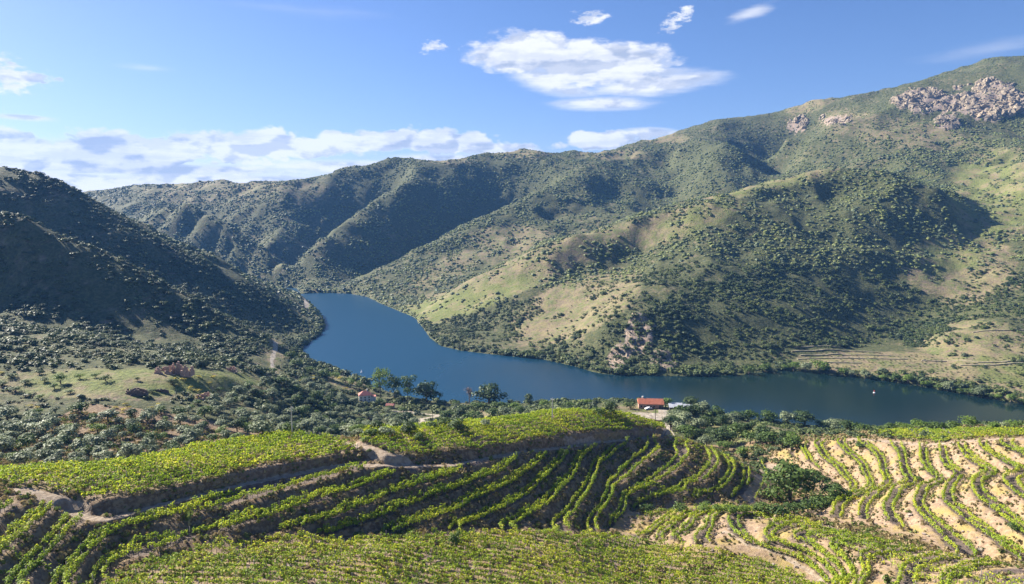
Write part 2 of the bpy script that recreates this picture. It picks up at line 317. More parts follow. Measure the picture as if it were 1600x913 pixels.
# value noise
def _h(i, j, s):
    n = (i*374761393+j*668265263+s*1274126177) & 0x7fffffff
    n = ((n ^ (n >> 13))*1274126177) & 0x7fffffff
    return ((n ^ (n >> 16)) & 0xffff)/65535.0
def vnoise(X, Y, s=0):
    i, j = np.floor(X).astype(np.int64), np.floor(Y).astype(np.int64); u, v = X-i, Y-j
    u, v = u*u*u*(u*(u*6-15)+10), v*v*v*(v*(v*6-15)+10)
    return (_h(i,j,s)*(1-u)+_h(i+1,j,s)*u)*(1-v)+(_h(i,j+1,s)*(1-u)+_h(i+1,j+1,s)*u)*v
def fbm(X, Y, o=4, s=0, g=0.5):
    t, a, f, n = 0, 1.0, 1.0, 0
    for k in range(o):
        t = t+a*vnoise(X*f+17*k, Y*f-9*k, s+k); n += a; a *= g; f *= 2.03
    return t/n
def ridged(X, Y, o=3, s=0):
    t, a, f, n = 0, 1.0, 1.0, 0
    for k in range(o):
        t = t+a*(1-np.abs(2*vnoise(X*f+5*k, Y*f+3*k, s+k)-1)); n += a; a *= .5; f *= 2.1
    return t/n
_q = np.random.default_rng(1).uniform(0, 500, (2, 20000)); RM = float(ridged(_q[0], _q[1], 3, 3).mean())+.03
def sstep(x, a, b):
    t = np.clip((x-a)/(b-a), 0, 1); return t*t*(3-2*t)
def seg_dist(X, Y, poly):
    d = np.full(X.shape, 1e9)
    for (x0, y0), (x1, y1) in zip(poly[:-1], poly[1:]):
        dx, dy = x1-x0, y1-y0; L = dx*dx+dy*dy+1e-9
        t = np.clip(((X-x0)*dx+(Y-y0)*dy)/L, 0, 1)
        d = np.minimum(d, (X-x0-t*dx)**2+(Y-y0-t*dy)**2)
    return np.sqrt(d)
def near_line(X, Y, poly):
    d = np.full(X.shape, 1e9); z = np.zeros(X.shape)
    for (x0, y0, z0), (x1, y1, z1) in zip(poly[:-1], poly[1:]):
        dx, dy = x1-x0, y1-y0; L = dx*dx+dy*dy+1e-9
        t = np.clip(((X-x0)*dx+(Y-y0)*dy)/L, 0, 1); q = (X-x0-t*dx)**2+(Y-y0-t*dy)**2
        k = q < d; d = np.where(k, q, d); z = np.where(k, z0+t*(z1-z0), z)
    return np.sqrt(d), z
def inside(X, Y, poly):
    c = np.zeros(X.shape, bool); n = len(poly)
    for i in range(n):
        (x0, y0), (x1, y1) = poly[i], poly[(i+1) % n]
        if y0 == y1: continue
        c ^= ((y0 > Y) != (y1 > Y)) & (X < (x1-x0)*(Y-y0)/(y1-y0)+x0)
    return c
def sdf(X, Y, poly):
    """signed distance, positive inside"""
    d = seg_dist(X, Y, list(poly)+[poly[0]]); return np.where(inside(X, Y, poly), d, -d)
def W2(pts): return [pz(*p)[:2] for p in pts]

RIVER = W2([(p[0], p[1], 0) for p in [(470,459),(500,458),(522,458),(548,459),(575,464),(603,478),(650,497),(672,528),(690,541),(720,548),(760,553),(850,562),(900,573),(925,581),(945,585),(1000,587),(1080,588),(1160,586),(1230,578),(1300,586),(1360,592),(1420,600),(1500,615),(1600,632),(1750,665),(1900,700)]])
RIVER += W2([(p[0], p[1], 0) for p in [(1900,735),(1750,725),(1600,708),(1500,700),(1400,696),(1300,690),(1200,676),(1150,662),(1080,646),(1000,636),(900,634),(800,633),(700,629),(650,624),(600,614),(560,601),(530,592),(495,582),(478,570),(470,556),(472,543),(490,531),(503,519),(508,508),(503,496),(487,478)]])
RIVER += [(-400,1240),(-560,1262),(-900,1290),(-1600,1250),(-1600,1380),(-900,1420),(-560,1380),(-420,1330)]
PC = W2([(-150,792,93),(-60,796,92),(28,786,91.2),(70,790,89.5),(90,796,88.6),(121,803,87)]+TR[2:]+[(1045,680,65.2),(1083,694,62.2),(1126,711,58.6),(1158,728,55.8),(1173,738,54.2),(1176,760,53.8),(1166,784,53.6),(1110,786,56.6),(1045,786,58.4),(1000,792,60),(975,815,61.6)])
PC += [(x*(y+2)/y, y+2) for x, y, z in reversed(GBW[:-2])]+W2([(100,960,84),(-150,1000,92)])
PR = W2([(1225,700,52),(1260,692,53.2),(1330,692,58),(1400,693,63),(1500,693,70),(1600,693,75),(1720,693,79),(1800,900,79),(1594,882,66.8),(1490,873,64),(1380,838,57.2),(1300,817,56.2),(1262,814,55),(1270,782,55),(1330,767,56.6),(1300,745,54.5),(1250,716,52)])
PF = W2([(985,842,62),(1012,815,61),(1055,801,62.6),(1120,798,65)]+[(a, b+1, z) for a, b, z in FB]+[(1800,1000,84),(1450,1060,80),(1310,960,67.5),(1292,915,67),(1244,879,66.8),(1177,857,66.8),(1130,849,66.6),(1085,858,65),(1050,851,63.6)])
PU1 = W2([(128,788,89.6)]+U1[1:])+[(-92,212),(-180,215),(-200,165)]+W2([(30,765,91),(75,765,90.5)])
PU2 = W2(U2)+W2([(1040,676,66.5)])+[(75,300),(0,300),(-60,262)]+W2([(560,692,86.4),(585,700,86.6)])
YARD = W2([(962,644,37),(1000,641,36),(1042,645,35),(1046,655,35.5),(1036,662,36),(990,656,36.5)])

def height(X, Y, fine=False):
    Bz = base(X, Y)
    Z = Bz.copy()
    near = (Y > 85) & (Y < 335) & (np.abs(X) < 330)
    if near.any():
        x, y, b = X[near], Y[near], Bz[near].copy()
        raw = b.copy()
        m = np.zeros_like(b)
        mf = sstep(sdf(x, y, PF), -0.3, 1.2)
        for poly in (PC, PR): m = np.maximum(m, sstep(sdf(x, y, poly), -0.3, 1.2))
        dz = np.where(mf > m, DZF, DZ); m = np.maximum(m, mf)
        k = np.floor(b/dz); L = (k+1)*dz; f = (L-b)/dz
        # f: 0 at the outer edge of the level above, 1 at the outer edge of this level
        t = L-dz*sstep(f, 0.02, 0.57)
        lift = np.zeros_like(b)
        for poly in (PU1, PU2): lift = np.maximum(lift, sstep(sdf(x, y, poly), -2.2, 0.3))
        z = b*(1-m)+t*m+LIFT*lift*taper(x)
        wt, zt = near_line(x, y, TRW); wt = 1-sstep(wt, 0.9, 1.9); z = z*(1-wt)+zt*wt
        n = 0.35*(fbm(x/9, y/9, 3, 5)-.5)+0.14*(fbm(x/1.6, y/1.6, 3, 9)-.5)
        bankness = m*(1-sstep(np.abs(f-0.30), 0.2, 0.32))
        z = z+n+bankness*0.7*(fbm(x/2.6, y/2.6, 3, 31)-.5)
        Z[near] = z
    # rough relief of the hills
    far = Y > 300
    x, y = X[far], Y[far]
    amp = sstep(y, 330, 800)
    wx, wy = x+40*(fbm(x/160, y/160, 2, 77)-.5), y+40*(fbm(x/160, y/160, 2, 78)-.5)
    hi = sstep(Z[far], 5, 90)
    r = (ridged(wx/230, wy/230, 3, 3)-RM)*34*hi*sstep(y, 500, 1300)+(ridged(wx/75, wy/75, 3, 13)-RM)*11*hi*amp+(fbm(x/22, y/22, 3, 23)-.5)*3.2*amp+(fbm(x/50, y/50, 3, 41)-.5)*5*sstep(y, 300, 420)
    zz = Z[far]+r
    # broken rock faces
    rk = rockmask(x, y, zz)
    st = 9.0; q = zz+3*fbm(x/14, y/14, 3, 55); qs = np.floor(q/st)*st+st*sstep(q/st-np.floor(q/st), 0.1, 0.45)
    zz = zz+rk*((qs-q)*0.8+7*(ridged(x/16, y/16, 4, 60)-.5))
    # river
    d = -sdf(x, y, RIVER)
    up = np.maximum(zz, np.minimum(0.5+0.16*d, 5.0)); up = np.minimum(up, 0.8+1.15*np.maximum(d, 0)+6*rk)
    zz = np.where(d > 0, up, np.maximum(-6.0, d*0.5))
    Z[far] = zz
    return Z, Bz
ROCKS = [(pY(1530,160,1640), 330, 120), (pY(1240,200,1750), 60, 60), (pY(1300,185,1740), 70, 50), (pY(1420,160,1700), 120, 60)]
def rockmask(x, y, z):
    m = np.zeros_like(x)
    px, py = project(x, y, z)
    def ell(cx, cy, rx, ry, y0, y1, k=1.0):
        q = ((px-cx)/rx)**2+((py-cy)/ry)**2
        return k*sstep(1.25-q+0.9*(fbm(x/40, y/40, 3, 91)-.5)*2, 0, .5)*((y > y0) & (y < y1))
    for a in [(1545,162,66,30,1300,1900),(1440,158,44,20,1400,1950),(1245,197,18,12,1500,2000),(1305,188,30,7,1500,2000),(968,560,22,24,560,760,.7),(1000,530,22,34,560,790,.7),(1035,562,28,20,560,760,.6),(1480,190,22,14,1300,1800)]:
        m = np.maximum(m, ell(*a))
    return m
# ---------------------------------------------------------------- meshes
def grid_mesh(name, X, Y, Z, attrs=None):
    nr, nc = X.shape
    V = np.stack([X, Y, Z], -1).reshape(-1, 3).astype(np.float32)
    idx = np.arange(nr*nc).reshape(nr, nc)
    F = np.stack([idx[:-1, :-1], idx[:-1, 1:], idx[1:, 1:], idx[1:, :-1]], -1).reshape(-1, 4)
    me = bpy.data.meshes.new(name); mesh_arrays(me, V, F)
    for k, a in (attrs or {}).items():
        at = me.attributes.new(k, 'FLOAT', 'POINT'); at.data.foreach_set('value', a.reshape(-1).astype(np.float32))
    me.polygons.foreach_set('use_smooth', np.ones(len(F), bool))
    return me
def mesh_arrays(me, V, F):
    V = np.asarray(V, np.float32); F = np.asarray(F, np.int32); k = F.shape[1]
    me.vertices.add(len(V)); me.vertices.foreach_set('co', V.reshape(-1))
    me.loops.add(F.size); me.loops.foreach_set('vertex_index', F.reshape(-1))
    me.polygons.add(len(F)); me.polygons.foreach_set('loop_start', np.arange(0, F.size, k, dtype=np.int32))
    me.update(calc_edges=True)
def link(name, me, mat=None, parent=None, **props):
    o = bpy.data.objects.new(name, me); C.objects.link(o)
    if mat is not None:
        if not me.materials: me.materials.append(mat)
    if parent is not None: o.parent = parent
    for k, v in props.items():
        if v is not None: o[k] = v
    return o
def new_mat(name):
    m = bpy.data.materials.new(name); m.use_nodes = True; t = NT(m.node_tree); t.n.clear()
    b = t.node('ShaderNodeBsdfPrincipled'); o = t.node('ShaderNodeOutputMaterial'); t.l.new(b.outputs[0], o.inputs[0])
    b.inputs['Specular IOR Level'].default_value = 0.2; b.inputs['Roughness'].default_value = 0.9
    return m, t, b, o
def bump(t, b, h, strength, dist):
    n = t.node('ShaderNodeBump'); t.link(h, n.inputs['Height']); n.inputs['Strength'].default_value = strength; n.inputs['Distance'].default_value = dist
    t.l.new(n.outputs[0], b.inputs['Normal'])

def hill_material():
    m, t, b, o = new_mat('hill_ground')
    p = t.node('ShaderNodeNewGeometry').outputs['Position']
    veg, rock, dry = t.attr('veg'), t.attr('rock'), t.attr('dry')
    n1 = t.noise(p, 0.02, 8, .6); n2 = t.noise(p, 0.12, 8, .65); n3 = t.noise(p, 0.5, 6, .6)
    soil = t.mix(t.ramp(n3, .35, .65), (0.165, 0.122, 0.084, 1), (0.26, 0.20, 0.13, 1))
    n4 = t.noise(p, 0.045, 7, .7)
    grass = t.mix(t.ramp(n4, .42, .58), (0.235, 0.20, 0.095, 1), (0.125, 0.15, 0.045, 1))
    drycol = t.mix(t.ramp(t.m('ADD', t.m('MULTIPLY', n2, .5), t.m('MULTIPLY', n3, .5)), .42, .56), soil, grass)
    drycol = t.mix(t.m('MULTIPLY', t.attr('fresh'), t.ramp(n4, .34, .56)), drycol, t.mix(t.ramp(n3, .35, .65), (0.18, 0.195, 0.055, 1), (0.115, 0.145, 0.038, 1)))
    tuft = t.node('ShaderNodeTexVoronoi'); t.link(p, tuft.inputs['Vector']); tuft.inputs['Scale'].default_value = .42
    drycol = t.mix(t.m('MULTIPLY', t.ramp(tuft.outputs['Distance'], .42, .22), t.ramp(n4, .4, .56)), drycol, (0.085, 0.10, 0.04, 1))
    green = t.mix(t.ramp(n3, .35, .65), (0.05, 0.06, 0.025, 1), (0.115, 0.118, 0.048, 1))
    spot = t.node('ShaderNodeTexVoronoi'); t.link(p, spot.inputs['Vector']); spot.inputs['Scale'].default_value = .2
    green = t.mix(t.m('MULTIPLY', t.ramp(spot.outputs['Distance'], .5, .25), .8), green, (0.045, 0.06, 0.022, 1))
    f = t.ramp(t.m('ADD', t.m('MULTIPLY', t.m('SUBTRACT', n2, .5), 1.2), t.m('ADD', veg, t.m('MULTIPLY', t.m('SUBTRACT', n1, .5), .8))), .35, .75)
    col = t.mix(f, drycol, green)
    vv = t.node('ShaderNodeTexVoronoi'); vv.feature = 'DISTANCE_TO_EDGE'; t.link(t.noise(p, 0.06, 2), vv.inputs['W']) if False else None
    t.link(p, vv.inputs['Vector']); vv.inputs['Scale'].default_value = 0.11
    rcol = t.mix(t.ramp(n3, .35, .65), (0.20, 0.15, 0.115, 1), (0.42, 0.31, 0.22, 1))
    rcol = t.mix(t.ramp(t.noise(p, 0.2, 4), .45, .6), rcol, (0.26, 0.22, 0.185, 1))
    col = t.mix(t.ramp(rock, .35, .7), col, rcol)
    col = t.mix(t.ramp(t.m('ADD', t.attr('road'), t.m('MULTIPLY', t.m('SUBTRACT', n3, .5), .5)), .35, .6), col, t.mix(t.ramp(n3, .35, .65), (0.30, 0.25, 0.185, 1), (0.42, 0.37, 0.30, 1)))
    t.link(col, b.inputs['Base Color'])
    h = t.m('ADD', t.m('MULTIPLY', n3, .6), t.m('MULTIPLY', n2, 2.0))
    bump(t, b, h, .8, 1.2)
    return m
FRESH = None
def near_material():
    m, t, b, o = new_mat('vineyard_soil')
    p = t.node('ShaderNodeNewGeometry').outputs['Position']
    track, bank, green, up = t.attr('track'), t.attr('bank'), t.attr('green'), t.attr('warm')
    n1 = t.noise(p, 0.12, 6, .6); n2 = t.noise(p, 0.9, 8, .65); n3 = t.noise(p, 4.0, 5, .6)
    soil = t.mix(t.ramp(n2, .35, .65), (0.10, 0.075, 0.062, 1), (0.19, 0.145, 0.115, 1))
    tan = t.mix(t.ramp(n2, .35, .65), (0.23, 0.155, 0.10, 1), (0.37, 0.27, 0.175, 1))
    straw = t.mix(t.ramp(n3, .4, .6), (0.40, 0.28, 0.10, 1), (0.25, 0.21, 0.075, 1))
    bcol = t.mix(t.ramp(n1, .45, .66), tan, straw)
    weed = t.mix(t.ramp(n3, .35, .65), (0.09, 0.12, 0.03, 1), (0.17, 0.19, 0.06, 1))
    rough = t.mix(t.ramp(n2, .4, .6), (0.145, 0.095, 0.058, 1), (0.27, 0.195, 0.115, 1))
    bcol = t.mix(up, rough, bcol)
    bcol = t.mix(t.ramp(t.m('ADD', green, t.m('SUBTRACT', n2, .5)), .45, .75), bcol, weed)
    stone = t.node('ShaderNodeTexVoronoi'); t.link(p, stone.inputs['Vector']); stone.inputs['Scale'].default_value = 1.6; stone.inputs['Randomness'].default_value = 1
    col = t.mix(bank, soil, bcol)
    tr = t.mix(t.ramp(n2, .35, .65), (0.25, 0.185, 0.125, 1), (0.38, 0.305, 0.225, 1))
    col = t.mix(t.ramp(t.m('ADD', track, t.m('MULTIPLY', t.m('SUBTRACT', n2, .5), .6)), .4, .6), col, tr)
    t.link(col, b.inputs['Base Color'])
    bump(t, b, t.m('ADD', t.m('MULTIPLY', n2, .8), t.m('MULTIPLY', n3, .25)), .9, .5)
    return m
MAT = {}
MAT['hill'] = hill_material(); MAT['near'] = near_material()

NX0, NX1, NY0, NY1, NS = -200.0, 235.0, 88.0, 312.0, 0.62
gx = np.arange(NX0, NX1, NS); gy = np.arange(NY0, NY1, NS)
GX, GY = np.meshgrid(gx, gy)
GZ, GB_ = height(GX, GY)
# surface masks of the vineyard ground
mPC, mPR, mPF = sdf(GX, GY, PC), sdf(GX, GY, PR), sdf(GX, GY, PF)
mU = np.maximum(sdf(GX, GY, PU1), sdf(GX, GY, PU2))
tr_line = [p[:2] for p in TRW]
dtr = seg_dist(GX, GY, tr_line)
tr_side = 1-sstep(dtr-0.7, 0.0, 0.5)
TRACKS = [W2([(30,768,91),(60,772,90.5),(100,790,88.5),(125,803,86.8)]), W2([(525,683,86.6),(560,695,86.5),(585,705,86),(605,716,84.5),(640,727,82.6)]),
          W2([(885,684,75.5),(905,690,73),(930,692,70.5)]), W2([(1050,672,60),(1042,683,64)]), W2([(1148,716,55),(1175,731,53.5),(1188,745,52),(1184,766,52.5),(1168,788,53)]),
          W2([(1160,716,50),(1195,722,49),(1200,735,50)]), W2([(1130,832,66.6),(1170,852,67),(1215,872,66),(1262,893,66.4),(1300,920,67.5)]),
          W2([(1330,690,58),(1400,691,63),(1500,691,69.8),(1600,691,74.6)]), W2([(190,728,71),(230,724,70),(272,719,69)])]
track = tr_side*1.0
for i, tp in enumerate(TRACKS):
    wdt = [1.6, 1.3, 0.8, 1.6, 1.4, 5.0, 0.3, 0.9, 2.0][i]
    track = np.maximum(track, (1-sstep(seg_dist(GX, GY, tp)-wdt, 0, 1.0))*(1.0 if i not in (6, 7) else .75))
terr = sstep(np.maximum.reduce([mPC, mPR, mPF]), -0.3, 1.0)
dzz = np.where(mPF > np.maximum(mPC, mPR), DZF, DZ); kf = (np.floor(GB_/dzz)+1)*dzz; ff = (kf-GB_)/dzz
bank = np.where(terr > .5, 1-sstep(ff, .52, .6), 1.0)
fieldmask = sstep(mU, 0, 1.5)
PG = [(x, y) for x, y, z in GBW]+W2([(1050,856,63.6),(1083,862,65),(1130,864,66.2),(1200,882,66.1),(1250,900,66.4),(1285,925,66.8),(1320,1000,69)])+[(60,70),(-200,70),(-140,118)]
mG = sstep(sdf(GX, GY, PG), -0.3, 1)
gully = 1-sstep(seg_dist(GX, GY, W2([(1000,800,59.8),(1110,792,56.2),(1180,790,53.5),(1230,772,51.5),(1225,745,48.5),(1200,722,46),(1150,697,41)])), 4, 14)
green = np.clip(0.25*fieldmask+0.35*gully+0.12*mG+.3*sstep(mPR, -2, 0)+.15*sstep(mPF, -2, 0), 0, 1)
warm = np.clip(sstep(np.maximum(mPR, mPF), -8, 0)+0.8*mG+0.7*fieldmask+0.5*gully, 0, 1)
bank = bank*(1-0.35*fieldmask)*(1-0.3*mG)
# the grassy saddle at the foot of the centre hill
px_, py_ = project(GX, GY, GZ)
gr = sstep(1.2-((px_-975)/35)**2-((py_-815)/22)**2, 0, .6); warm = np.maximum(warm, gr); green = np.maximum(green, gr*.45)
ground = link('vineyard_ground', grid_mesh('vineyard_ground', GX, GY, GZ, dict(track=track, bank=bank, green=green, warm=warm)), MAT['near'], kind='structure')
NEARG = dict(x0=NX0, y0=NY0, s=NS, Z=GZ)

# hills and everything beyond, a fan of quads that widens with distance
fu = np.linspace(-1.35, 1.35, 660)
fy = np.concatenate([[20, 40, 60], np.geomspace(80, 3600, 560), [3750, 3900, 4100, 4400, 5000]])
FU, FY = np.meshgrid(fu, fy); FX = FU*FY
FZ, FB_ = height(FX, FY)
FZ[-6:, :] = 200.0
inN = (FX > NX0+3) & (FX < NX1-3) & (FY > NY0+3) & (FY < NY1-3)
edge = (FX > NX0-1) & (FX < NX1+1) & (FY > NY0-1) & (FY < NY1+1)
FZr = FZ.copy()
FZ = np.where(inN, FZ-5, np.where(edge, FZ-0.8, FZ))
fpx, fpy = project(FX, FY, FZr)
frock = rockmask(FX, FY, FZr)
dry = np.zeros_like(FZ)
def patch(cx, cy, rx, ry, y0, y1, k=1.0, ang=0.0):
    ca, sa = math.cos(math.radians(ang)), math.sin(math.radians(ang))
    u = ((fpx-cx)*ca+(fpy-cy)*sa)/rx; v = (-(fpx-cx)*sa+(fpy-cy)*ca)/ry
    return k*sstep(1.3-u*u-v*v, 0, .9)*((FY > y0) & (FY < y1))
DRYS = [(760,450,200,28,850,1150,1,-22),(900,480,110,45,700,1100,1,-25),(1060,350,110,22,900,1150,1,-18),(860,400,140,18,900,1150,1,-20),(800,378,80,28,1200,1600,.75,0),(700,420,70,20,1050,1500,.5,-25),(1500,420,90,60,700,1150,.8,0),(1560,300,80,70,900,1500,.8,0),
        (1450,575,200,22,540,720,1,4),(1600,600,120,25,500,620,1,10),(1520,540,90,40,600,800,.7,0),(200,600,260,24,300,430,1,0),(545,600,40,12,500,620,1,20),(1180,680,90,16,280,360,1,5),(1000,645,80,14,330,420,1,0),
        (1400,205,150,25,1350,1900,.35,10),(1265,165,40,9,1800,2200,1,-12),(1040,216,40,7,1900,2300,1,0),(820,240,45,6,1850,2200,1,0),(960,242,60,8,1800,2200,.7,0),(700,252,50,6,1850,2100,.5,0),(340,440,140,18,560,680,.3,27),
        (430,545,14,40,450,700,.9,0),(740,650,30,14,380,480,.8,0),(1210,285,120,12,1000,1200,.8,-15),(380,300,160,25,1800,2200,.3,0)]
for a in DRYS: dry = np.maximum(dry, patch(*a))
fresh = np.zeros_like(FZ)
for a in [(240,596,230,24,300,430,1,0),(640,490,60,20,850,1100,.9,-20),(740,470,110,22,850,1150,.9,-20),(1150,320,140,24,950,1200,.7,-20),(1520,290,90,60,900,1500,.8,-30),(1560,330,80,40,900,1200,.8,-20),(1480,400,60,30,800,1050,.7,0),(1580,570,60,30,500,640,.8,0),(540,680,180,50,300,460,.6,0),(1150,690,90,30,260,360,.8,0),(200,690,320,50,190,330,.85,0),(700,480,80,20,850,1100,.9,-20)]:
    fresh = np.maximum(fresh, patch(*a))
dense = np.zeros_like(FZ)
for a in [(1370,400,150,120,750,1200,1,35),(1080,530,150,55,600,800,1,0),(1250,470,160,90,650,1000,.8,20),(700,300,200,60,1400,1950,.6,0),(1120,260,90,50,1550,1850,.6,0)]: dense = np.maximum(dense, patch(*a))
veg = np.clip(0.72-dry*0.75+.2*dense, 0, 1)
ROADS = [(W2([(655,654,10),(662,660,12),(652,672,16),(645,684,20)]), 3), (W2([(1036,640,35),(1044,655,36),(1040,664,38),(1046,672,44)]), 2.6), (W2([(430,518,38),(428,540,36),(424,560,33),(430,575,32)]), 1.0),
         (W2([(190,728,71),(230,724,70),(272,719,69)]), 3), (W2([(650,655,9),(690,648,8),(640,642,6),(600,640,8)]), 1.5), (W2([(470,466,6),(480,480,6),(478,490,8)]), 3)]
road = sstep(sdf(FX, FY, YARD), -1, 1.5)
for tp, wd in ROADS:
    road = np.maximum(road, 1-sstep(seg_dist(FX, FY, tp)-wd, -.5, 1.5))
hills = link('hills', grid_mesh('hills', FX, FY, FZ, dict(veg=veg, rock=frock, dry=dry, road=road, fresh=fresh)), MAT['hill'], kind='structure')
print('ground', time.time()-T0)
def zat(x, y):
    """height of the ground under a point, from the meshes"""
    x = np.atleast_1d(np.asarray(x, float)); y = np.atleast_1d(np.asarray(y, float)); out = np.empty_like(x)
    n = (x > NX0+1) & (x < NX1-1.5) & (y > NY0+1) & (y < NY1-1.5)
    i = (x[n]-NX0)/NS; j = (y[n]-NY0)/NS; i0, j0 = i.astype(int), j.astype(int); u, v = i-i0, j-j0
    out[n] = (GZ[j0, i0]*(1-u)+GZ[j0, i0+1]*u)*(1-v)+(GZ[j0+1, i0]*(1-u)+GZ[j0+1, i0+1]*u)*v
    f = ~n
    uu = np.clip((x[f]/y[f]-fu[0])/(fu[1]-fu[0]), 0, len(fu)-1.001); jj = np.clip(np.interp(y[f], fy, np.arange(len(fy))), 0, len(fy)-1.001)
    i0, j0 = uu.astype(int), jj.astype(int); u, v = uu-i0, jj-j0
    out[f] = (FZr[j0, i0]*(1-u)+FZr[j0, i0+1]*u)*(1-v)+(FZr[j0+1, i0]*(1-u)+FZr[j0+1, i0+1]*u)*v
    return out
def samp(A, x, y):
    uu = np.clip((x/y-fu[0])/(fu[1]-fu[0]), 0, len(fu)-1.001).astype(int); jj = np.clip(np.interp(y, fy, np.arange(len(fy))), 0, len(fy)-1).astype(int)
    return A[jj, uu]

# river
def water_material():
    m, t, b, o = new_mat('river_water')
    p = t.node('ShaderNodeNewGeometry').outputs['Position']
    mp = t.node('ShaderNodeMapping'); t.link(p, mp.inputs[0]); mp.inputs['Scale'].default_value = (1, 1, 1); mp.inputs['Rotation'].default_value = (0, 0, 0.5)
    n1 = t.noise(mp.outputs[0], 0.45, 5, .65); n2 = t.noise(p, 0.006, 3, .5)
    sx = t.node('ShaderNodeSeparateXYZ'); t.link(p, sx.inputs[0])
    # left reach windswept, right one sheltered; sky and hill reflections painted into base colour
    wind_reflect = t.ramp(t.m('ADD', sx.outputs[0], t.m('MULTIPLY', t.m('SUBTRACT', n2, .5), 260.0)), -120.0, 180.0, 1.0, 0.0)
    t.link(t.mix(wind_reflect, (0.006, 0.018, 0.018, 1), (0.008, 0.045, 0.085, 1)), b.inputs['Base Color']); b.inputs['IOR'].default_value = 1.33; b.inputs['Specular IOR Level'].default_value = 0.5
    t.link(t.ramp(wind_reflect, 0, 1, .09, .3, smooth=False), b.inputs['Roughness'])
    n = t.node('ShaderNodeBump'); t.link(n1, n.inputs['Height']); t.link(t.ramp(wind_reflect, 0, 1, .14, .75, smooth=False), n.inputs['Strength']); n.inputs['Distance'].default_value = .35
    t.l.new(n.outputs[0], b.inputs['Normal'])
    return m
MAT['water'] = water_material()
rp = RIVER; me = bpy.data.meshes.new('river')
xs = [-2600, 2600]; ys = [380, 1500]
me.from_pydata([(-2600,380,0),(2600,380,0),(2600,1500,0),(-2600,1500,0)], [], [(0,1,2,3)])
link('river', me, MAT['water'], kind='structure')
# ---------------------------------------------------------------- foliage
def leaf_material(name, c1, c2, c3=None, trans=0.35, scale=0.15):
    m, t, b, o = new_mat(name)
    g_ = t.node('ShaderNodeNewGeometry'); rnd = g_.outputs['Random Per Island']
    n = t.noise(g_.outputs['Position'], scale, 4, .6)
    oi = t.node('ShaderNodeObjectInfo').outputs['Random']
    f = t.m('ADD', t.m('MULTIPLY', rnd, .55), t.m('ADD', t.m('MULTIPLY', t.m('SUBTRACT', n, .5), 1.6), t.m('MULTIPLY', oi, .4)), clamp=True)
    col = t.mix(f, c1+(1,), c2+(1,))
    if c3: col = t.mix(t.ramp(t.m('ADD', t.m('MULTIPLY', rnd, .5), n), .78, 1.0), col, c3+(1,))
    t.link(col, b.inputs['Base Color']); b.inputs['Roughness'].default_value = .6; b.inputs['Specular IOR Level'].default_value = .25
    tr = t.node('ShaderNodeBsdfTranslucent'); t.link(t.mix(.6, col, (0.5, 0.6, 0.08, 1), 'MULTIPLY') if False else col, tr.inputs['Color'])
    mx = t.node('ShaderNodeMixShader'); mx.inputs[0].default_value = trans
    t.l.new(b.outputs[0], mx.inputs[1]); t.l.new(tr.outputs[0], mx.inputs[2]); t.l.new(mx.outputs[0], o.inputs[0])
    return m
MAT['vine'] = leaf_material('vine_leaf', (0.18, 0.285, 0.024), (0.46, 0.56, 0.042), (0.58, 0.57, 0.05), .5, .09)
MAT['olive'] = leaf_material('olive_leaf', (0.10, 0.135, 0.065), (0.29, 0.33, 0.18), None, .2)
MAT['green'] = leaf_material('green_leaf', (0.042, 0.08, 0.017), (0.12, 0.18, 0.038), None, .25)
MAT['dark'] = leaf_material('dark_leaf', (0.035, 0.065, 0.02), (0.09, 0.135, 0.04), None, .2)
MAT['bright'] = leaf_material('bright_leaf', (0.09, 0.16, 0.03), (0.20, 0.28, 0.05), None, .35)
MAT['broom'] = leaf_material('broom_flower', (0.30, 0.27, 0.03), (0.62, 0.48, 0.03), None, .2)
MAT['twig'] = leaf_material('bare_twig', (0.14, 0.09, 0.08), (0.22, 0.16, 0.13), None, .1)
MAT['scrub'] = leaf_material('scrub_leaf', (0.035, 0.06, 0.018), (0.115, 0.155, 0.045), (0.18, 0.205, 0.06), .1, .02)
def plain(name, c, rough=.85, c2=None, sc_=3.0, bmp=0.0):
    m, t, b, o = new_mat(name)
    p = t.node('ShaderNodeNewGeometry').outputs['Position']; n = t.noise(p, sc_, 6, .65)
    t.link(t.mix(t.ramp(n, .35, .65), tuple(c)+(1,), tuple(c2 or [v*.7 for v in c])+(1,)), b.inputs['Base Color']); b.inputs['Roughness'].default_value = rough
    if bmp: bump(t, b, n, .6, bmp)
    return m
MAT['bark'] = plain('bark', (0.12, 0.095, 0.075), c2=(0.2, 0.16, 0.13)); MAT['wood'] = plain('vine_wood', (0.07, 0.05, 0.04)); MAT['post'] = plain('post_wood', (0.30, 0.27, 0.24))

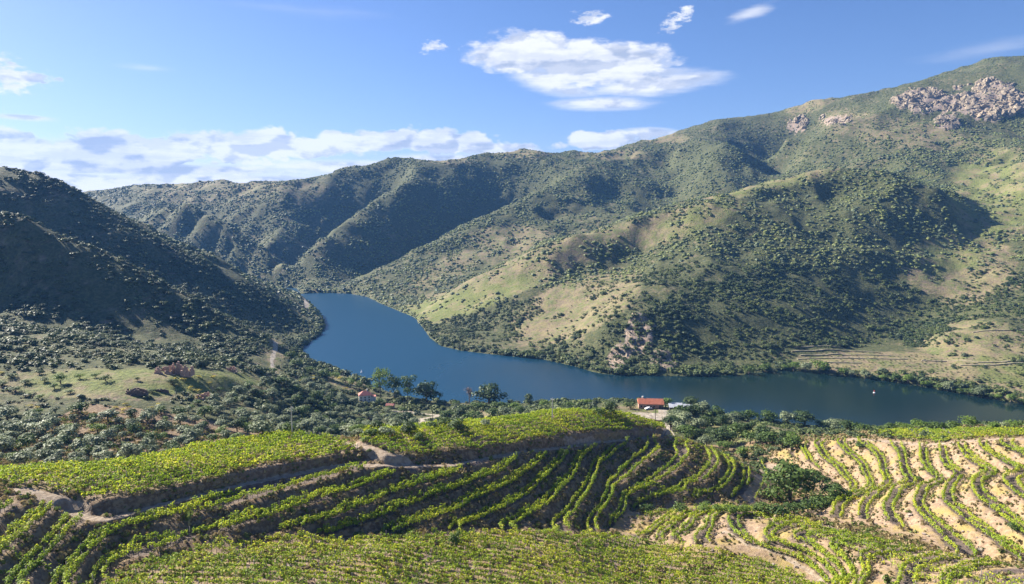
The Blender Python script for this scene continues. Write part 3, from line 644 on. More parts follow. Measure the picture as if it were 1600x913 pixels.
def leaves(cen, nrm, size, r):
    """quads: centre, rough normal, size -> verts, faces"""
    n = len(cen)
    nrm = nrm/np.maximum(np.linalg.norm(nrm, axis=1, keepdims=True), 1e-6)
    a = r.normal(size=(n, 3)); a -= (a*nrm).sum(1, keepdims=True)*nrm; a /= np.maximum(np.linalg.norm(a, axis=1, keepdims=True), 1e-6)
    b = np.cross(nrm, a); s = np.asarray(size).reshape(-1, 1)*.5
    asp = r.uniform(.6, 1.0, (n, 1))
    V = np.stack([cen-a*s, cen+b*s*asp-nrm*s*.25, cen+a*s, cen-b*s*asp-nrm*s*.25], 1).reshape(-1, 3)
    return V, np.arange(4*n).reshape(n, 4)
def crown_arrays(r, lobes, n, size, flat=1.0, jitter=1.0):
    """leaf clumps over the outside of several overlapping lobes (x,y,z,rx,rz)"""
    lobes = np.array(lobes, float); wts = lobes[:, 3]**2; idx = r.choice(len(lobes), n, p=wts/wts.sum())
    d = r.normal(size=(n, 3)); d /= np.linalg.norm(d, axis=1, keepdims=True)
    d[:, 2] = np.where(d[:, 2] < -.35, -d[:, 2], d[:, 2])
    L = lobes[idx]; rad = r.uniform(.45, 1.08, n)**.6
    cen = L[:, :3]+d*np.stack([L[:, 3], L[:, 3], L[:, 4]], 1)*rad[:, None]
    nn = d+r.normal(size=(n, 3))*.45*jitter+np.array([0, 0, .35])
    return leaves(cen, nn, size*r.uniform(.6, 1.35, n), r)
def tube_arrays(pts, rad, k=6):
    pts = np.array(pts, float); V = []; F = []
    for i, p in enumerate(pts):
        d = pts[min(i+1, len(pts)-1)]-pts[max(i-1, 0)]; d /= np.linalg.norm(d)
        a = np.cross(d, [0.3, 1, 0.1]); a /= np.linalg.norm(a); b = np.cross(d, a)
        for j in range(k):
            t = 2*math.pi*j/k; V.append(p+rad[i]*(a*math.cos(t)+b*math.sin(t)))
    for i in range(len(pts)-1):
        for j in range(k): F.append((i*k+j, i*k+(j+1) % k, (i+1)*k+(j+1) % k, (i+1)*k+j))
    return np.array(V), np.array(F)
def mesh_of(name, arrs, mat):
    V = []; F = []; o = 0
    for v, f in arrs: V.append(v); F.append(f+o); o += len(v)
    me = bpy.data.meshes.new(name); mesh_arrays(me, np.concatenate(V), np.concatenate(F)); me.materials.append(mat); return me
def trunk_arrays(r, h, rad, spread, nl=5, lean=0.1):
    A = []; lx, ly = r.normal(0, lean, 2)
    top = np.array([lx*h, ly*h, h])
    A.append(tube_arrays([(0, 0, -.4), (lx*h*.3, ly*h*.3, h*.35), top*np.array([.7, .7, .7]), top], [rad*1.3, rad, rad*.75, rad*.35], 6))
    for i in range(nl):
        t = r.uniform(.35, .8); s = top*t; a = 2*math.pi*(i+r.uniform(-.3, .3))/nl; e = s+np.array([math.cos(a)*spread, math.sin(a)*spread, h*r.uniform(.2, .55)])
        mid = (s+e)/2+np.array([0, 0, -.06*h]); A.append(tube_arrays([s, mid, e], [rad*.55, rad*.38, rad*.12], 5))
    return A
# unit-size trees: every kind has a few variants, height 1, width given
def variant(kind, seed):
    r = np.random.default_rng(seed*31+hash_(kind)); R = r.uniform
    if kind == 'olive':
        lob = [(R(-.28, .28), R(-.28, .28), R(.35, .72), R(.2, .3), R(.18, .27)) for _ in range(9)]+[(0, 0, .52, .4, .38)]
        return mesh_of('olive_crown', [crown_arrays(r, lob, 620, .1)], MAT['olive']), mesh_of('olive_trunk', trunk_arrays(r, .5, .045, .22), MAT['bark'])
    if kind == 'bush':
        lob = [(R(-.35, .35), R(-.35, .35), R(.3, .62), R(.2, .32), R(.2, .32)) for _ in range(9)]+[(0, 0, .42, .45, .42)]
        return mesh_of('bush_crown', [crown_arrays(r, lob, 420, .11)], MAT['green']), mesh_of('bush_trunk', trunk_arrays(r, .35, .04, .25), MAT['bark'])
    if kind == 'bright':
        lob = [(R(-.3, .3), R(-.3, .3), R(.35, .68), R(.2, .3), R(.2, .3)) for _ in range(8)]+[(0, 0, .45, .4, .42)]
        return mesh_of('bush_crown', [crown_arrays(r, lob, 420, .1)], MAT['bright']), mesh_of('bush_trunk', trunk_arrays(r, .35, .04, .25), MAT['bark'])
    if kind in ('oak', 'broad'):
        lob = [(R(-.3, .3), R(-.3, .3), R(.22, .78), R(.17, .26), R(.14, .22)) for _ in range(18)]+[(0, 0, .5, .38, .4)]
        return mesh_of('oak_crown', [crown_arrays(r, lob, 1300, .075)], MAT['dark' if kind == 'oak' else 'green']), mesh_of('oak_trunk', trunk_arrays(r, .6, .04, .28, 7), MAT['bark'])
    if kind == 'poplar':
        lob = [(R(-.28, .28), R(-.28, .28), R(.38, .86), R(.14, .22), R(.09, .14)) for _ in range(18)]+[(0, 0, .62, .26, .26)]
        return mesh_of('poplar_crown', [crown_arrays(r, lob, 1300, .05)], MAT['bright'] if seed == 0 else MAT['green']), mesh_of('poplar_trunk', trunk_arrays(r, .75, .018, .14, 7, .02), MAT['bark'])
    if kind == 'broom':
        lob = [(R(-.4, .4), R(-.4, .4), R(.3, .55), R(.2, .3), R(.2, .3)) for _ in range(6)]
        return mesh_of('broom_crown', [crown_arrays(r, lob, 200, .13)], MAT['broom']), mesh_of('broom_stem', trunk_arrays(r, .35, .04, .25), MAT['bark'])
    if kind == 'bare':
        A = trunk_arrays(r, .75, .035, .2, 6)
        for i in range(70):
            z = R(.3, .8); a = R(0, 6.28); s = np.array([math.cos(a)*R(0, .2), math.sin(a)*R(0, .2), z]); e = s+np.array([math.cos(a)*R(.05, .2), math.sin(a)*R(.05, .2), R(.08, .25)]); A.append(tube_arrays([s, e], [.006, .003], 3))
        lob = [(R(-.25, .25), R(-.25, .25), R(.45, .8), R(.12, .2), R(.12, .2)) for _ in range(7)]
        return mesh_of('twig_crown', [crown_arrays(r, lob, 160, .05)], MAT['twig']), mesh_of('bare_trunk', A, MAT['bark'])
def hash_(s): return sum(ord(c)*(i+1) for i, c in enumerate(s))
VAR = {}
def var(kind, i):
    if (kind, i) not in VAR: VAR[kind, i] = variant(kind, i)
    return VAR[kind, i]
NVAR = dict(broad=2, olive=5, bush=5, bright=3, oak=4, poplar=3, broom=2, bare=1)
KNAME = dict(broad='broadleaf_tree', olive='olive_tree', bush='green_bush', bright='leafy_shrub', oak='oak_tree', poplar='poplar_tree', broom='broom_bush', bare='bare_tree')
KCAT = dict(broad='tree', olive='olive tree', bush='bush', bright='shrub', oak='tree', poplar='tree', broom='bush', bare='tree')
PLANTED = []
def plant(kind, x, y, h, wdt, label, group=None, name=None, vi=None):
    """one tree or bush as a thing of its own: trunk and crown under an Empty on the ground"""
    z = float(zat(x, y)[0]); i = random.randrange(NVAR[kind]) if vi is None else vi
    cm, tm = var(kind, i)
    e = bpy.data.objects.new(name or KNAME[kind], None); C.objects.link(e); e.empty_display_size = .5
    e.location = (x, y, z-.05); e.rotation_euler = (0, 0, random.uniform(0, 6.28)); e.scale = (wdt/.95, wdt/.95, h/.95)
    e['label'] = label; e['category'] = KCAT[kind]
    if group: e['group'] = group
    link('crown', cm, parent=e); link('trunk', tm, parent=e)
    PLANTED.append((x, y, wdt*.5)); return e

# ---------------------------------------------------------------- vine rows
def isolines(F, x0, y0, s, lev):
    A = F-lev; S = A > 0
    hx = S[:, :-1] != S[:, 1:]; vy = S[:-1] != S[1:]
    P = {}
    nr, nc = F.shape
    jj, ii = np.nonzero(hx); t = A[jj, ii]/(A[jj, ii]-A[jj, ii+1])
    for j, i, tt in zip(jj.tolist(), ii.tolist(), t.tolist()): P[(0, j, i)] = (x0+(i+tt)*s, y0+j*s)
    jj, ii = np.nonzero(vy); t = A[jj, ii]/(A[jj, ii]-A[jj+1, ii])
    for j, i, tt in zip(jj.tolist(), ii.tolist(), t.tolist()): P[(1, j, i)] = (x0+i*s, y0+(j+tt)*s)
    adj = {}
    cells = hx[:-1].astype(int)+hx[1:]+vy[:, :-1]+vy[:, 1:]
    cj, ci = np.nonzero(cells)
    for j, i in zip(cj.tolist(), ci.tolist()):
        e = [k for k in ((0, j, i), (1, j, i+1), (0, j+1, i), (1, j, i)) if k in P]
        prs = [(e[0], e[1])] if len(e) == 2 else [(e[0], e[1]), (e[2], e[3])] if len(e) == 4 else []
        for a, b in prs: adj.setdefault(a, []).append(b); adj.setdefault(b, []).append(a)
    done = set(); lines = []
    for st in sorted(adj, key=lambda k: len(adj[k])):
        if st in done: continue
        ln = [st]; done.add(st); cur = st
        while True:
            nx = [q for q in adj[cur] if q not in done]
            if not nx: break
            cur = nx[0]; done.add(cur); ln.append(cur)
        if len(ln) > 4: lines.append(np.array([P[k] for k in ln]))
    return lines
def resample(L, step):
    d = np.r_[0, np.cumsum(np.hypot(*np.diff(L, axis=0).T))]; n = max(2, int(d[-1]/step)); t = np.linspace(0, d[-1], n)
    return np.c_[np.interp(t, d, L[:, 0]), np.interp(t, d, L[:, 1])]
def smooth(L, k=2):
    for _ in range(k):
        if len(L) > 3: L = np.r_[L[:1], (L[:-2]+2*L[1:-1]+L[2:])/4, L[-1:]]
    return L
NROW = 0; NLEAF = 0
def vine_row(L, label, group, hgt=1.5, gap=.05, nleaf=20, seed=0, step=1.05, wid=.34, leaf=.34):
    """a trellised row: stems and posts, leafy canopy with upright shoots"""
    global NROW, NLEAF
    r = np.random.default_rng(1000+NROW+seed); NROW += 1
    P = resample(L, step); n = len(P)
    T = np.gradient(P, axis=0); T /= np.maximum(np.linalg.norm(T, axis=1, keepdims=True), 1e-6); N = np.c_[-T[:, 1], T[:, 0]]
    vig = np.clip(.72+.5*vnoise(P[:, 0]/5, P[:, 1]/5, 44)+r.normal(0, .2, n), .4, 1.45)
    alive = r.random(n) > gap
    Z = zat(P[:, 0], P[:, 1])
    lv = np.repeat(np.nonzero(alive)[0], nleaf); m = len(lv)
    if m == 0: return
    al = r.uniform(-.62, .62, m)*step; ac = r.normal(0, wid*.6, m)*vig[lv]
    hh = (.35+.65*r.beta(1.7, 1.25, m))*hgt*vig[lv]
    xy = P[lv]+T[lv]*al[:, None]+N[lv]*ac[:, None]
    cen = np.c_[xy, Z[lv]+hh]
    nn = np.c_[N[lv]*np.sign(ac)[:, None]*.7, np.full(m, 1.0)]+r.normal(size=(m, 3))*.42
    V1, F1 = leaves(cen, nn, leaf*r.uniform(.7, 1.3, m), r); NLEAF += m
    arr = [(V1, F1)]
    # stems and posts, square in plan
    k = np.nonzero(alive)[0]; q = []
    for i in k[::1]: q.append((P[i, 0], P[i, 1], Z[i], .035, hgt*.6))
    posts = [(P[i, 0], P[i, 1], Z[i], .05, hgt*1.12) for i in range(0, n, 6)]
    def sticks(q):
        q = np.array(q); o = np.array([(-1, -1), (1, -1), (1, 1), (-1, 1)])
        lo = np.concatenate([q[:, None, :2]+o[None]*q[:, None, 3:4], np.repeat(q[:, None, 2:3]-.2, 4, 1)], 2)
        hi = lo.copy(); hi[:, :, 2] = (q[:, 2]+q[:, 4])[:, None]
        V = np.concatenate([lo, hi], 1).reshape(-1, 3); b = np.arange(len(q))[:, None]*8
        F = np.concatenate([b+np.array(f) for f in ((0, 1, 5, 4), (1, 2, 6, 5), (2, 3, 7, 6), (3, 0, 4, 7), (4, 5, 6, 7))])
        return V, F
    V2, F2 = sticks(q); V3, F3 = sticks(posts)
    V = np.concatenate([V1, V2, V3]); F = np.concatenate([F1, F2+len(V1), F3+len(V1)+len(V2)])
    c0 = np.r_[P[n//2], Z[n//2]]
    me = bpy.data.meshes.new('vine_row'); mesh_arrays(me, V-c0, F)
    for mm in ('vine', 'wood', 'post'): me.materials.append(MAT[mm])
    mi = np.zeros(len(F), np.int32); mi[len(F1):] = 1; mi[len(F1)+len(F2):] = 2
    me.polygons.foreach_set('material_index', mi)
    o = link('vine_row', me, label=label, category='vine row', group=group); o.location = c0
    return o
def clip_rows(L, fn, minlen):
    """split a line where fn(x,y) is false"""
    ok = fn(L[:, 0], L[:, 1]); out = []; cur = []
    for p, k in zip(L, ok):
        if k: cur.append(p)
        elif cur: out.append(cur); cur = []
    if cur: out.append(cur)
    out = [np.array(c) for c in out if len(c) > 3]
    return [c for c in out if np.hypot(*np.diff(c, axis=0).T).sum() > minlen]
ORD = ['first','second','third','fourth','fifth','sixth','seventh','eighth','ninth','tenth','eleventh','twelfth','thirteenth','fourteenth','fifteenth','sixteenth','seventeenth','eighteenth','nineteenth','twentieth']
def ordn(i):
    i = max(0, i)
    if i < 20: return ORD[i]
    if i < 29: return 'twenty-'+ORD[i-20]
    if i == 29: return 'thirtieth'
    if i < 39: return 'thirty-'+ORD[i-30]
    if i == 39: return 'fortieth'
    return 'forty-'+ORD[min(i-40, 8)]
st = 2; Bc = GB_[::st, ::st]; s2 = NS*st
def visible_x(x, y): return (np.abs(x)/y < .86) & (y > 96)
def road_free(x, y):
    d = seg_dist(x, y, tr_line)
    for tp, wd in zip(TRACKS, (2.8, 2.4, 2, 2, 2.4, 5, 0, 1.2, 3)):
        if wd: d = np.minimum(d, seg_dist(x, y, tp)-wd+2)
    return d > 2.0
def terrace_rows(poly, levels, where, group, hgt, gap, dz=DZ):
    tag = lambda a, b: None
    for k, z in enumerate(levels):
        for inner in (0, 1):
            lv = z+(.10 if not inner else .37*dz)
            segs = []
            for L in isolines(Bc, NX0, NY0, s2, lv):
                L = smooth(L, 3)
                segs += clip_rows(L, lambda x, y: (sdf(x, y, poly) > 0.4) & visible_x(x, y) & road_free(x, y), 9)
            segs.sort(key=lambda s: -len(s))
            for q, s in enumerate(segs[:3]):
                lab = where(k, inner, q)
                vine_row(s, lab, group, hgt, gap, 46 if poly is PC else 42, leaf=.37, wid=.38)
zc = sorted(CL, reverse=True)
def lab_c(k, inner, q):
    side = 'lit vine row on the bank edge' if not inner else 'shaded vine row at the bank foot'
    return f"{side}, {ordn(k)} terrace from the left, centre hill" + ('' if q == 0 else ', short stretch' if q == 1 else ', end piece')
terrace_rows(PC, zc, lab_c, 'vine rows on the terraces of the centre hill', 2.0, .02)
zr = [52.8+DZ*i for i in range(11)]
def lab_r(k, inner, q):
    side = 'left' if not inner else 'right'
    return f"{side} row of vines, {ordn(k)} tan terrace up from the gully, right field" + ('' if q == 0 else ', lower stretch' if q == 1 else ', short stretch')
terrace_rows(PR, zr, lab_r, 'vine rows on the tan terraces of the right field', 1.7, .06)
zf = [62.4+DZF*i for i in range(11)]
def lab_f(k, inner, q):
    side = 'left' if not inner else 'right'
    return f"{side} row of vines, {ordn(k)} terrace from the saddle, lower right spur" + ('' if q == 0 else ', lower stretch' if q == 1 else ', short stretch')
terrace_rows(PF, zf, lab_f, 'vine rows on the terraces of the lower right spur', 1.4, .05, DZF)
# plain fields: rows follow a distance field
def field_rows(F, levels, cond, lab, group, hgt, gap, minlen=8, nleaf=28, leaf=.42):
    n = 0
    for k, lv in enumerate(levels):
        for q, L in enumerate(isolines(F, NX0, NY0, s2, lv)):
            for q2, s in enumerate(clip_rows(smooth(L, 2), cond, minlen)[:2]):
                if q+q2 > 1: continue
                vine_row(s, lab(k)+('' if q+q2 == 0 else ', far stretch'), group, hgt, gap, nleaf, leaf=leaf); n += 1
    return n
cx_, cy_ = GX[::st, ::st], GY[::st, ::st]
U1xy, U2xy = W2(U1), W2(U2); 
dU1 = seg_dist(cx_, cy_, [(-300, U1xy[0][1]-70)]+U1xy+[(U1xy[-1][0]+60, U1xy[-1][1]+42)])
field_rows(dU1, [1.0+2.0*i for i in range(16)], lambda x, y: (sdf(x, y, PU1) > .6) & visible_x(x, y) & road_free(x, y), lambda k: f"{ordn(k)} vine row up from the bank edge in the upper left field", 'vine rows in the upper left field', 1.6, .03)
U2o = [U2xy[0]]+[U2xy[i] for i in (1, 2, 3, 4, 7, 8)]
dU2 = seg_dist(cx_, cy_, U2o)
field_rows(dU2, [1.0+2.2*i for i in range(17)], lambda x, y: (sdf(x, y, PU2) > .6) & visible_x(x, y) & road_free(x, y), lambda k: f"{ordn(k)} vine row up from the bank edge in the hilltop field", 'vine rows in the hilltop field', 1.6, .03)
PS = W2([(1380,686,61.5),(1400,690,63),(1500,690,69.8),(1600,690,74.2),(1700,690,78)])+[(235,270),(150,275)]
dS = seg_dist(cx_, cy_, W2([(1380,687,61.5),(1500,690,69.8),(1700,690,78)]))
field_rows(dS, [.6+2.0*i for i in range(9)], lambda x, y: (sdf(x, y, PS) > -.2) & visible_x(x, y), lambda k: f"{ordn(k)} vine row beyond the sandy track in the strip along the river trees", 'vine rows in the strip by the river', 1.4, .02)
# front ridge: rows run across, dipping to the right
q = cy_+0.05*cx_+0.0032*np.maximum(cx_+10, 0)**2
def condG(x, y): return (sdf(x, y, PG) > .4) & visible_x(x, y) & (y > 108)
field_rows(q, [112+2.55*i for i in range(41)], condG, lambda k: f"{ordn(k)} vine row back from the camera on the front ridge", 'vine rows across the front ridge', 1.6, .05, 8, 34, .38)
# rows along the top of the lower right spur and by the farm track
for (pts, lab) in [([(1010,826,58),(1050,801,59),(1120,799,62.3),(1180,800,66),(1250,816,68),(1300,831,70),(1369,850,73),(1450,868,76),(1530,882,78),(1600,896,80)], 'long vine row along the crest of the lower right spur, rear one'),
                   ([(1060,806,58.6),(1120,803,62.3),(1180,806,66),(1250,823,68),(1300,838,70.2),(1369,858,73.2),(1450,876,76.2),(1530,891,78.2),(1600,905,80.2)], 'long vine row along the crest of the lower right spur, second from the back'),
                   ([(1125,803,63),(1180,813,66.4),(1250,831,69),(1300,847,71),(1369,868,74),(1450,887,77),(1530,902,79)], 'long vine row along the crest of the lower right spur, third from the back'),
                   ([(1190,706,49.4),(1200,745,51),(1192,766,51.5),(1180,786,52.5)], 'vine row on the right edge of the farm track by the big tree'),
                   ([(1048,679,65.4),(1083,694,62.2),(1126,712,58.5),(1156,728,55.8)], 'vine row along the right rim of the centre hill, outer'),
                   ([(1043,683,65.6),(1078,699,62.6),(1120,717,59),(1148,733,56.2)], 'vine row along the right rim of the centre hill, inner'),
                   ([(992,795,57),(1016,786,57),(1060,782,57),(1095,780,57)], 'low hedge-like vine row at the foot of the centre hill')]:
    vine_row(smooth(resample(np.array(W2(pts)), 1.2), 4), lab, 'single vine rows along edges', 1.5, .03)
print('rows', NROW, 'leaves', NLEAF, time.time()-T0)
# ---------------------------------------------------------------- trees and bushes
CLEAR = [(569,622,24,9),(610,636,12,5),(1018,636,30,9),(1064,640,28,7),(272,578,36,10),(361,577,14,7),(214,612,22,8),(321,620,22,9),(249,612,18,6),(1000,650,50,10)]
def cleared(px, py): return np.any([((px-a)/c)**2+((py-b)/d)**2 < 1 for a, b, c, d in CLEAR], axis=0)
PYG = [(-80,650),(60,640),(190,655),(300,640),(380,615),(430,590),(520,608),(560,636),(640,652),(652,668),(620,690),(500,680),(400,686),(280,714),(180,735),(-80,752)]
def gpt(px, py, it=12):
    """place on the ground that shows at a point of the photograph (the part of it that faces the camera)"""
    x, y, zz = ray(px, py); y0 = 100.0
    ts = np.geomspace(95, 3500, 900); X = x/y*ts; Z = CAMH+zz/y*ts
    G = zat(X, ts); k = np.nonzero(G > Z)[0]
    if len(k) == 0: return None
    i = max(1, k[0]); a = (Z-G)[i-1]; b = (Z-G)[i]; t = a/(a-b) if a != b else 0
    Y = ts[i-1]+(ts[i]-ts[i-1])*t; return float(x/y*Y), float(Y)
def tpx(kind, px, pybase, hpx, wpx, label, group=None, Y=None, **kw):
    """tree whose foot stands at this point of the photograph, size given by what it measures there"""
    if Y is None:
        g_ = gpt(px, pybase)
        if g_ is None: return
        x, Y = g_
    else: x, Y = pY(px, pybase, Y)[:2]
    s = Y/FPX
    return plant(kind, x, Y, hpx*s*1.03, wpx*s, label, group, **kw)
# single trees one can point to
tpx('poplar', 594, 622, 47, 38, 'tall pale green poplar left of the lakeside group, behind the white house', 'riverside poplars', vi=0)
tpx('poplar', 616, 626, 43, 34, 'dark green poplar in the middle of the lakeside group', 'riverside poplars', vi=1)
tpx('poplar', 637, 629, 42, 34, 'dark green poplar right of the lakeside group', 'riverside poplars', vi=2)
tpx('oak', 667, 629, 36, 42, 'broad dark oak standing alone right of the poplars at the water')
tpx('bare', 733, 631, 28, 20, 'reddish bare tree left of the dark oak by the river')
tpx('oak', 764, 633, 37, 48, 'dark spreading oak right of the bare tree by the river')
tpx('oak', 826, 634, 21, 15, 'small slim dark tree on the shore right of the spreading oak')
tpx('bush', 934, 649, 15, 24, 'grey-green round bush at the left end of the pale yard')
tpx('oak', 954, 651, 26, 26, 'dark round tree at the left end of the pale yard')
tpx('bush', 985, 639, 12, 17, 'small green tree left of the long red-roofed house')
tpx('bright', 1040, 637, 17, 20, 'light green tree behind the right end of the long red-roofed house')
tpx('oak', 1080, 639, 21, 26, 'dark tree behind the grey sheds')
tpx('broad', 1232, 781, 62, 78, 'big dark green tree standing in the gully beside the farm track')
tpx('bush', 1216, 783, 24, 40, 'grey-green bush at the left foot of the big gully tree')
tpx('broad', 1303, 784, 30, 48, 'rounded green bush right of the big gully tree in its shadow line')
tpx('bright', 571, 691, 9, 17, 'small round bush on the farm track between the two upper fields')
tpx('bush', 711, 860, 36, 22, 'slim grey-green sapling rising from the front field')
tpx('bush', 1357, 840, 11, 12, 'small round bush alone on the tan slope right of centre')
tpx('bush', 1584, 829, 14, 22, 'dark low bush on a bank in the right field near the frame edge')
tpx('bush', 1435, 752, 10, 11, 'small green bush where two terraces meet in the right field')
tpx('bush', 1343, 700, 9, 16, 'low bush at the top left of the right field')
tpx('bright', 1157, 715, 19, 25, 'bright green round tree by the bend of the farm track, right one')
tpx('bright', 1134, 704, 17, 24, 'bright green round tree by the bend of the farm track, left one')
tpx('bright', 1240, 691, 18, 24, 'light green tree at the left corner of the right field')
tpx('bush', 577, 707, 6, 9, 'tiny shrub on the bank below the upper field junction')
# foot-of-hill hedge and gully bushes
for i, (px, py, h, wd, k) in enumerate([(1010,803,18,24,'bush'),(1062,800,17,26,'bush'),(1100,800,16,26,'bright'),(1122,801,15,22,'bright'),(1146,803,17,28,'bright'),(1165,804,14,22,'bright'),
        (1192,803,22,30,'bush'),(1215,808,24,34,'bush'),(1240,806,24,34,'bush'),(1262,800,24,32,'bush'),(1282,796,26,34,'bush'),(1316,778,18,26,'bush'),(1180,800,15,20,'bush'),(1270,744,12,24,'bush'),(1285,752,11,22,'bush')]):
    tpx(k, px, py, h, wd, ('bright green' if k == 'bright' else 'dark green')+f" bush, {ordn(i)} from the left along the gully floor", 'bushes along the gully floor')
# thicket between the farm and the gully
thick = [(1062,652),(1080,655),(1098,650),(1118,655),(1068,668),(1088,672),(1105,668),(1128,668),(1142,664),(1055,662),(1075,684),(1094,686),(1112,683),(1132,682),(1150,684),(1166,680),(1104,697),(1122,696),(1172,694),(1192,697),(1190,690),(1207,696),(1222,700),(1060,676),(1048,672),(1140,694),(1226,690),(1236,703)]
for i, (px, py) in enumerate(thick):
    k = random.choice(['oak', 'oak', 'bush', 'olive', 'oak']) if i != 2 else 'olive'
    s = random.uniform(.8, 1.25)
    place = 'below the farm sheds' if py < 672 and px < 1120 else 'behind the rim of the centre hill' if px < 1140 else 'by the bend of the farm track'
    colr = dict(oak='dark', bush='green', olive='silvery')[k]
    tpx(k, px, py, 21*s, 27*s, f"{colr} rounded tree {place}, {ordn(i)} from the sheds", 'trees of the thicket below the farm')
# trees on the near river bank, right
x = 1150.0; i = 0
while x < 1640:
    wd = random.uniform(16, 34); k = random.choice(['olive', 'bush', 'bush', 'oak', 'bright']) ; hh = wd*random.uniform(.5, .75)
    if x < 1200 or x > 1250 or True:
        yb = float(np.interp(x, [1150, 1200, 1260, 1330, 1400, 1600, 1640], [656, 663, 668, 674, 676, 676, 677]))
        g_ = gpt(x, yb+1.5)
        if g_: plant(k, g_[0]*(g_[1]+8)/g_[1], g_[1]+8, (hh+1)*g_[1]/FPX, wd*g_[1]/FPX, {'olive': 'silvery', 'bush': 'green', 'oak': 'dark', 'bright': 'light green'}[k]+f" bush on the near river bank, {ordn(i)} from the left", 'bushes on the near river bank'); i += 1
    x += wd*random.uniform(.65, 1.1)
# trees on the far river bank, right
shore = [(1165,587),(1230,579),(1300,587),(1360,593),(1420,601),(1500,616),(1600,633),(1640,641)]
x = 1170.0; i = 0
while x < 1630:
    wd = random.uniform(12, 26); yb = float(np.interp(x, [a for a, b in shore], [b for a, b in shore]))-1.5
    k = random.choice(['bright', 'bush', 'olive', 'bright'])
    tpx(k, x, yb, wd*random.uniform(.6, .95), wd, {'olive': 'silvery', 'bush': 'green', 'bright': 'light green'}[k]+f" bush on the far right shore, {ordn(i)} from the left", 'bushes along the far right bank', Y=None); i += 1
    x += wd*random.uniform(.75, 1.6)
# bushes along the left shore, in front of the water
for i, (px, py, h, wd, k) in enumerate([(505,590,14,22,'bush'),(520,594,14,20,'bright'),(485,584,13,20,'bush'),(462,575,16,20,'bush'),(455,562,15,18,'bush'),(548,604,14,16,'bright'),(562,609,15,14,'bush'),(540,598,10,14,'bush'),
        (575,612,12,16,'bush'),(690,632,8,18,'bush'),(712,634,8,16,'bush'),(745,640,12,24,'bush'),(780,640,14,26,'bush'),(802,640,12,22,'bright'),(850,637,13,18,'bright'),(868,638,10,16,'bush'),(888,637,10,20,'bush'),(915,635,12,18,'bright'),
        (700,652,12,22,'bush'),(720,655,20,26,'oak'),(740,660,20,30,'bush'),(695,668,20,28,'bush'),(715,675,22,30,'oak'),(675,672,16,22,'bush'),(770,652,16,22,'bush'),(790,648,12,20,'olive'),(760,668,14,20,'olive'),(810,645,12,20,'bush'),
        (635,664,22,26,'oak'),(618,672,20,26,'olive'),(640,680,22,28,'oak'),(655,690,16,20,'bush'),(602,683,18,28,'olive'),(580,684,18,24,'bush'),(560,684,16,22,'olive'),(630,646,12,16,'bush'),(608,642,10,12,'bush'),(592,632,10,14,'bush')]):
    place = 'near the white house by the river' if px < 640 and py < 650 else 'on the slope left of the pale road' if px < 660 else 'between the pale road and the river'
    tpx(k, px, py, h, wd, {'olive': 'silvery', 'bush': 'green', 'oak': 'dark', 'bright': 'light green'}[k]+f" bush {place}, {ordn(i)} along the shore", 'bushes and small trees above the left shore')
# olive grove: rows of trees a few metres apart
def grove():
    n = 0; spots = []
    for tries in range(9000):
        px, py = random.uniform(-60, 655), random.uniform(600, 750)
        if not inside(np.array([px]), np.array([py]), PYG)[0]: continue
        if cleared(px, py-4): continue
        if random.random() > (.35+.65*min(1, (py-600)/60)): continue
        g_ = gpt(px, py)
        if g_ is None or g_[1] < 188: continue
        if seg_dist(np.array([g_[0]]), np.array([g_[1]]), TRACKS[8])[0] < 5: continue
        rad = 6.0
        if any((g_[0]-a)**2+(g_[1]-b)**2 < rad*rad for a, b, c in PLANTED if abs(g_[0]-a) < 7): continue
        k = random.choices(['olive', 'bush', 'oak', 'bright'], [7, 2.2, .8, .7])[0]
        h = random.choice([1, 1, 1.2, .75])*random.uniform(3.0, 5.2)
        if k == 'bright': h *= .7
        h *= 1.22
        e = plant(k, g_[0], g_[1], h, h*random.uniform(1.0, 1.45), '', 'trees of the olive grove' if k == 'olive' else 'bushes among the olives'); n += 1
        spots.append((int((750-py)//13), px, k, e))
        if n >= 290: break
    spots.sort(key=lambda s: s[:2]); cnt = {}
    for t, px, k, e in spots:
        cnt[t, k] = cnt.get((t, k), 0)+1
        e['label'] = {'olive': 'silvery olive tree', 'bush': 'green bush', 'oak': 'dark tree', 'bright': 'bright green shrub'}[k]+f" in the grove, {ordn(cnt[t, k]-1)} from left in the {ordn(t)} tier from the front"
    return n
NG = grove()
# meadow and the slope behind it: bushes, yellow broom
for i, (px, py, h, wd, k) in enumerate([(95,600,17,22,'bright'),(85,608,10,16,'bright'),(70,597,9,14,'bush'),(165,596,12,16,'bush'),(62,585,8,12,'bush'),(215,595,7,8,'bush'),(270,601,10,17,'oak'),(125,592,9,14,'bright'),(150,590,8,12,'bright'),(237,612,5,14,'bush'),
        (372,613,7,16,'oak'),(342,611,7,12,'bush'),(18,590,8,20,'bush'),(40,600,8,18,'bush'),(25,612,10,20,'bush'),(60,625,9,16,'bright'),(110,615,7,14,'bush'),(5,603,9,16,'bush'),(390,605,10,20,'bush'),(405,620,12,24,'bush'),(330,618,9,18,'bush'),(250,640,10,16,'olive'),(310,632,9,16,'bush'),
        (360,632,11,20,'olive'),(440,600,12,20,'bush'),(460,612,12,22,'bush'),(425,585,12,18,'bush'),(475,597,10,16,'bush')]):
    tpx(k, px, py, h, wd, {'olive': 'silvery', 'bush': 'green', 'oak': 'dark', 'bright': 'bright green'}[k]+f" bush on the sunny meadow near the ruins, {ordn(i)} in turn", 'bushes on the meadow')
brm = []
for i in range(46):
    px, py = random.choice([(60,635),(185,635),(205,645),(300,612),(315,590),(270,583),(5,588),(180,650),(150,668),(130,700),(245,640),(170,660),(490,592),(525,596),(100,670),(110,588)])
    brm.append((px+random.gauss(0, 13), py+random.gauss(0, 5)))
